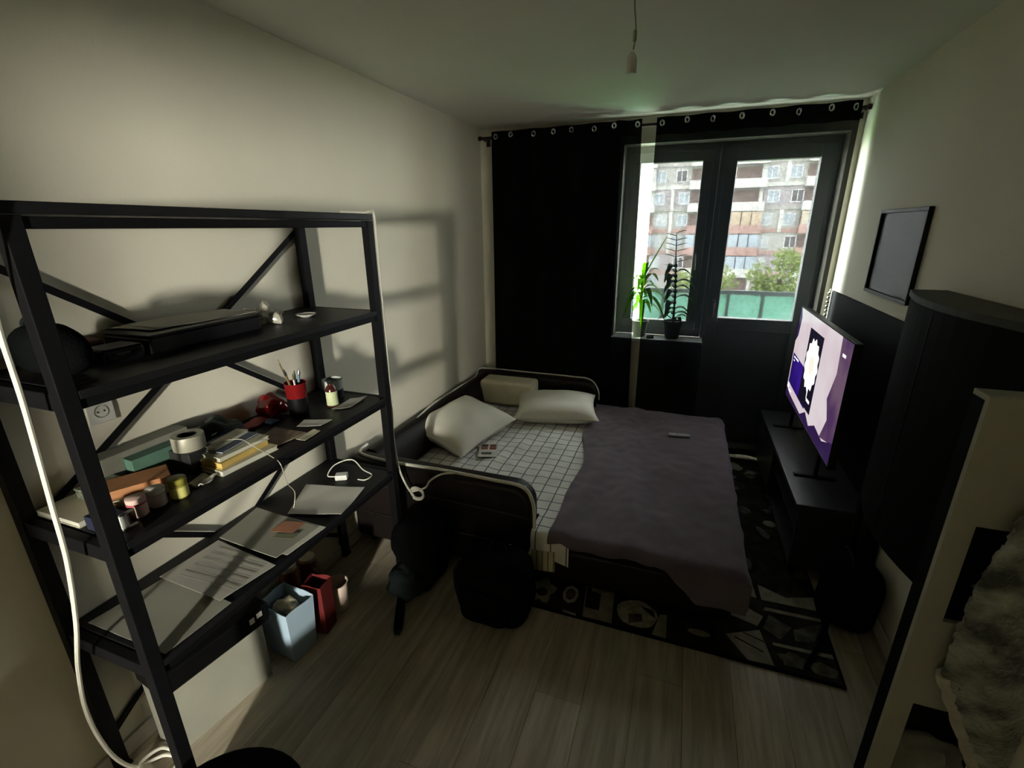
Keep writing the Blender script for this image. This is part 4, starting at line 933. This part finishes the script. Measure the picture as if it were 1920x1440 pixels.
scrpoly('flower_core', [(.445 + .05 * math.cos(a), .56 + .09 * math.sin(a)) for a in [2 * math.pi * k / 20 for k in range(20)]], e_fc, .0013)
scrpoly('flower_stem', [(.45, .36), (.475, .37), (.47, .24), (.46, .24)], e_fl, .0011)
for a0, a1, b0, b1 in ((.05, .09, .455, .475), (.10, .17, .455, .475), (.05, .08, .42, .435), (.02, .05, .10, .16), (.055, .12, .08, .10), (.47, .54, .22, .25), (.885, .93, .86, .885)):
    scrpoly('text_mark', [(a0, b1), (a1, b1), (a1, b0), (a0, b0)], e_wh, .0015)

# ------------------------------------------------------------------ dark furniture behind and beside the television
M['dark_lac'] = mat('black_lacquer', '08090a', .7, col2='0b0c0d', scale=20, spec=.08)
pn = thing('panel_screen', 'black upright panel standing on the wall side behind the television', 'panel', (1.0, 3.3, 0))
part('board', MB().box(1.0015, 1.018, 2.45, 3.985, .455, 1.385), M['dark_lac'], pn, .003)
for yy in (2.50, 3.88): part('foot', MB().box(1.0015, 1.018, yy, yy + .05, .0, .454), M['dark_lac'], pn)
bs = thing('bead_string', 'string of shiny silver beads hanging off the black panel corner', 'beads', (.99, 3.985, 1.1))
part('cord', MB().tube([(.985, 3.975, 1.38), (.985, 3.975, 1.10)], .0015, 5), M['rod'], bs)
part('hook', MB().tube(spline([(1.006, 3.975, 1.388), (.99, 3.975, 1.395), (.985, 3.975, 1.375)], 4), .002, 5), M['chrome'], bs)
for k in range(9):
    part('bead', MB().blob((.985, 3.975, 1.365 - .031 * k), (.010, .010, .010), 1.0, 0, 1, 12, 8), M['chrome'], bs)
ct = thing('tall_cabinet', 'tall black cabinet on legs with a bowed front along the right wall', 'cabinet', (.92, 2.0, 0))
def bow(inset=0.0):
    pts = [(1.012, 1.60 + inset), (1.012, 2.42 - inset)]
    for k in range(13):
        s = k / 12.0
        pts.append((.885 - .075 * math.sin(math.pi * s) + inset, 2.42 - inset - (.82 - 2 * inset) * s))
    return pts
part('body', MB().prism(bow(.006)[::-1] if area(bow()) < 0 else bow(.006), .64, 1.548), M['dark_lac'], ct)
tb = MB().prism(bow()[::-1] if area(bow()) < 0 else bow(), 1.5485, 1.575); part('top', tb, mat('cabinet_top_lit', '34352f', .6), ct, .004)  # light falling on the top is put into its greyer colour
part('door_gap', MB().box(.8145, .8175, 2.007, 2.013, .67, 1.53), M['black_pl'], ct)
for xx, yy in ((.995, 1.63), (.995, 2.40), (.905, 1.63), (.905, 2.40)):
    part('leg', MB().bar((xx, yy, 0), (xx, yy, .639), .028), M['dark_lac'], ct)
# framed picture
pf_ = thing('framed_picture', 'dark grey picture in a thin black frame on the right wall', 'picture', (XR, 3.04, 1.46))
mP = Matrix(((0, 0, -1, XR - .001), (-1, 0, 0, 3.345), (0, 1, 0, 1.462), (0, 0, 0, 1)))
part('frame', MB().box(0, .60, 0, .018, 0, .022, mP).box(0, .60, .427, .445, 0, .022, mP).box(0, .018, .018, .427, 0, .022, mP).box(.582, .60, .018, .427, 0, .022, mP), M['black_pl'], pf_, .002)
part('print', MB().box(.018, .582, .018, .427, .003, .006, mP), mat('dark_print', '35383a', .6, col2='2b2d2f', scale=5), pf_)
part('glazing', MB().box(.018, .582, .018, .427, .010, .012, mP), see_through('picture_glass', (.97, .97, .97), 'ffffff', 0.0, gloss=.012, grough=.1), pf_)
# black bag and khaki box by the TV stand
kb = thing('sports_bag', 'black sports bag on the floor under the tall cabinet', 'bag', (.89, 2.33, 0))
part('body', MB().blob((.885, 2.25, .17), (.112, .125, .175), .6, .025, 9, 30, 20, 22, flat=.97), M['black_cloth'], kb)
part('handle', MB().tube(spline([(.86, 2.18, .32), (.85, 2.20, .38), (.85, 2.30, .38), (.86, 2.33, .32)], 5), .008, 6), M['dark_grey_cloth'], kb)
part('strap', MB().grid(lambda u, v: Vector((.80 - .14 * u + .012 * (v - .5) * 2, 2.17 - .32 * u - .02 * math.sin(u * 5), .022 - .006 * u + .06 * (1 - u) ** 4)), 14, 2, .006), M['black_cloth'], kb)
# white unit in the right foreground
M['unit'] = mat('white_unit', '9d9c8e', .6, col2='969588', scale=3)
un_ = thing('storage_unit', 'white open storage unit with dark compartments on the right wall', 'cabinet', (.88, 1.48, 0))
ux0, ux1, uy0, uy1 = .737, 1.015, 1.42, 1.495
H0 = ((.745, 1.065), (.06, .425))
front = MB().box(ux0, .795, uy0, uy0 + .018, .0, 1.425).box(.795, ux1, uy0, uy0 + .018, 1.065, 1.425).box(.795, ux1, uy0, uy0 + .018, .425, .745).box(.795, ux1, uy0, uy0 + .018, 0, .06)
part('front_frame', front, M['unit'], un_)
part('side_panel', MB().box(ux0, ux0 + .016, uy0 + .0185, uy1, 0, 1.41), M['dark_lac'], un_, label='black side panel')
part('top', MB().box(ux0, ux1, uy0 + .0185, uy1, 1.4105, 1.425), M['unit'], un_)
part('back_panel', MB().box(ux0 + .0165, ux1, uy1 - .008, uy1, 0, 1.41), M['dark_lac'], un_)
for z in (.05, .43, .735, 1.07): part('shelf', MB().box(ux0 + .0165, ux1, uy0 + .0185, uy1 - .0085, z, z + .012), M['dark_lac'], un_)
# plush throw hanging over the unit
M['plush'] = mat('grey_plush', 'a6aaa0', 1.0, col2='474c45', scale=10, bump=.8, bscale=90, sheen=.4, spec=.02, contrast=(.36, .64), detail=9)
M['plush_hem'] = mat('pale_hem', 'b9b5a6', .9)
outline = [(.935, 1.235), (.895, 1.20), (.858, 1.15), (.842, 1.09), (.832, 1.03), (.822, .97), (.812, .90), (.812, .82), (.806, .74), (.806, .68)]
def left_edge(z):
    if z <= .60: return .815 + (.60 - z) * .48
    for (x0, z0), (x1, z1) in zip(outline, outline[1:]):
        if z0 >= z >= z1: return x0 + (x1 - x0) * (z0 - z) / (z0 - z1)
    return outline[-1][0] + (.68 - z) * .11
def plush_fn(u, v):
    z = 1.235 - 1.05 * v
    xl = left_edge(z) + .010 * mnoise.noise(Vector((z * 30, 0, 0))) + .006 * mnoise.noise(Vector((z * 90, 3, 0)))
    x = xl + (1.014 - xl) * u
    lump = .007 * mnoise.noise(Vector((x * 14, z * 14, 2))) + .004 * mnoise.noise(Vector((x * 50, z * 50, 5)))
    bulge = .035 * math.sin(math.pi * min(1, u * .8 + .1)) * math.sin(math.pi * min(1, .15 + v * .8))
    return (x, 1.390 - bulge - lump, z)
th = thing('plush_throw', 'shaggy mottled grey throw hanging in front of the white unit', 'throw', (.93, 1.38, .2))
pbm = MB().grid(plush_fn, 40, 110, .02); part('pile', pbm, M['plush'], th)
tuft = MB(); rt = random.Random(5)
for k in range(520):
    u, v = rt.random() ** 1.6, rt.random(); p = Vector(plush_fn(u, v)); d = Vector((-.5 - .6 * rt.random() * (1 - u), -.7 - .4 * rt.random(), -.4 + .6 * rt.random())).normalized()
    L_ = .012 + .022 * rt.random(); sd = d.cross(Vector((rt.random(), rt.random(), rt.random()))).normalized() * .004
    tuft.add([p - sd, p + sd, p + d * L_], [(0, 1, 2)])
part('tufts', tuft, M['plush'], th, kind='stuff')
hem = [Vector(plush_fn(0, q / 60)) + Vector((-.004, -.006, 0)) for q in range(36, 61)]
part('hem', MB().tube(hem, .02, 7), M['plush_hem'], th)
solo('folded_towel', MB().blob((.90, 1.462, .16), (.095, .022, .11), .7, .03, 18, 26, 18, 31), mat('pale_towel', '7d7f74', 1.0, col2='6b6d63', scale=12, bump=.6), 'pale rolled towel in the lower compartment of white unit', 'towel')

# ------------------------------------------------------------------ bare pendant lamp holder
pn_ = thing('pendant_socket', 'bare white lamp holder hanging on a thin wire from the ceiling', 'lamp holder', (-.255, 2.0, 2.35))
part('wire', MB().tube(spline([(-.262, 2.0, ZC), (-.260, 2.0, 2.56), (-.251, 2.0, 2.49), (-.255, 2.0, 2.43)], 6), .0028, 6), M['tape'], pn_)
part('connector', MB().lathe([(.006, 0), (.007, .004), (.007, .03), (.005, .034)], (-.2535, 2.0, 2.455), 12), M['tape'], pn_)
part('holder', MB().lathe([(.017, 0), (.0185, .003), (.0185, .045), (.015, .058), (.006, .068)], (-.2585, 2.0, 2.355), 20), M['white_pl'], pn_)
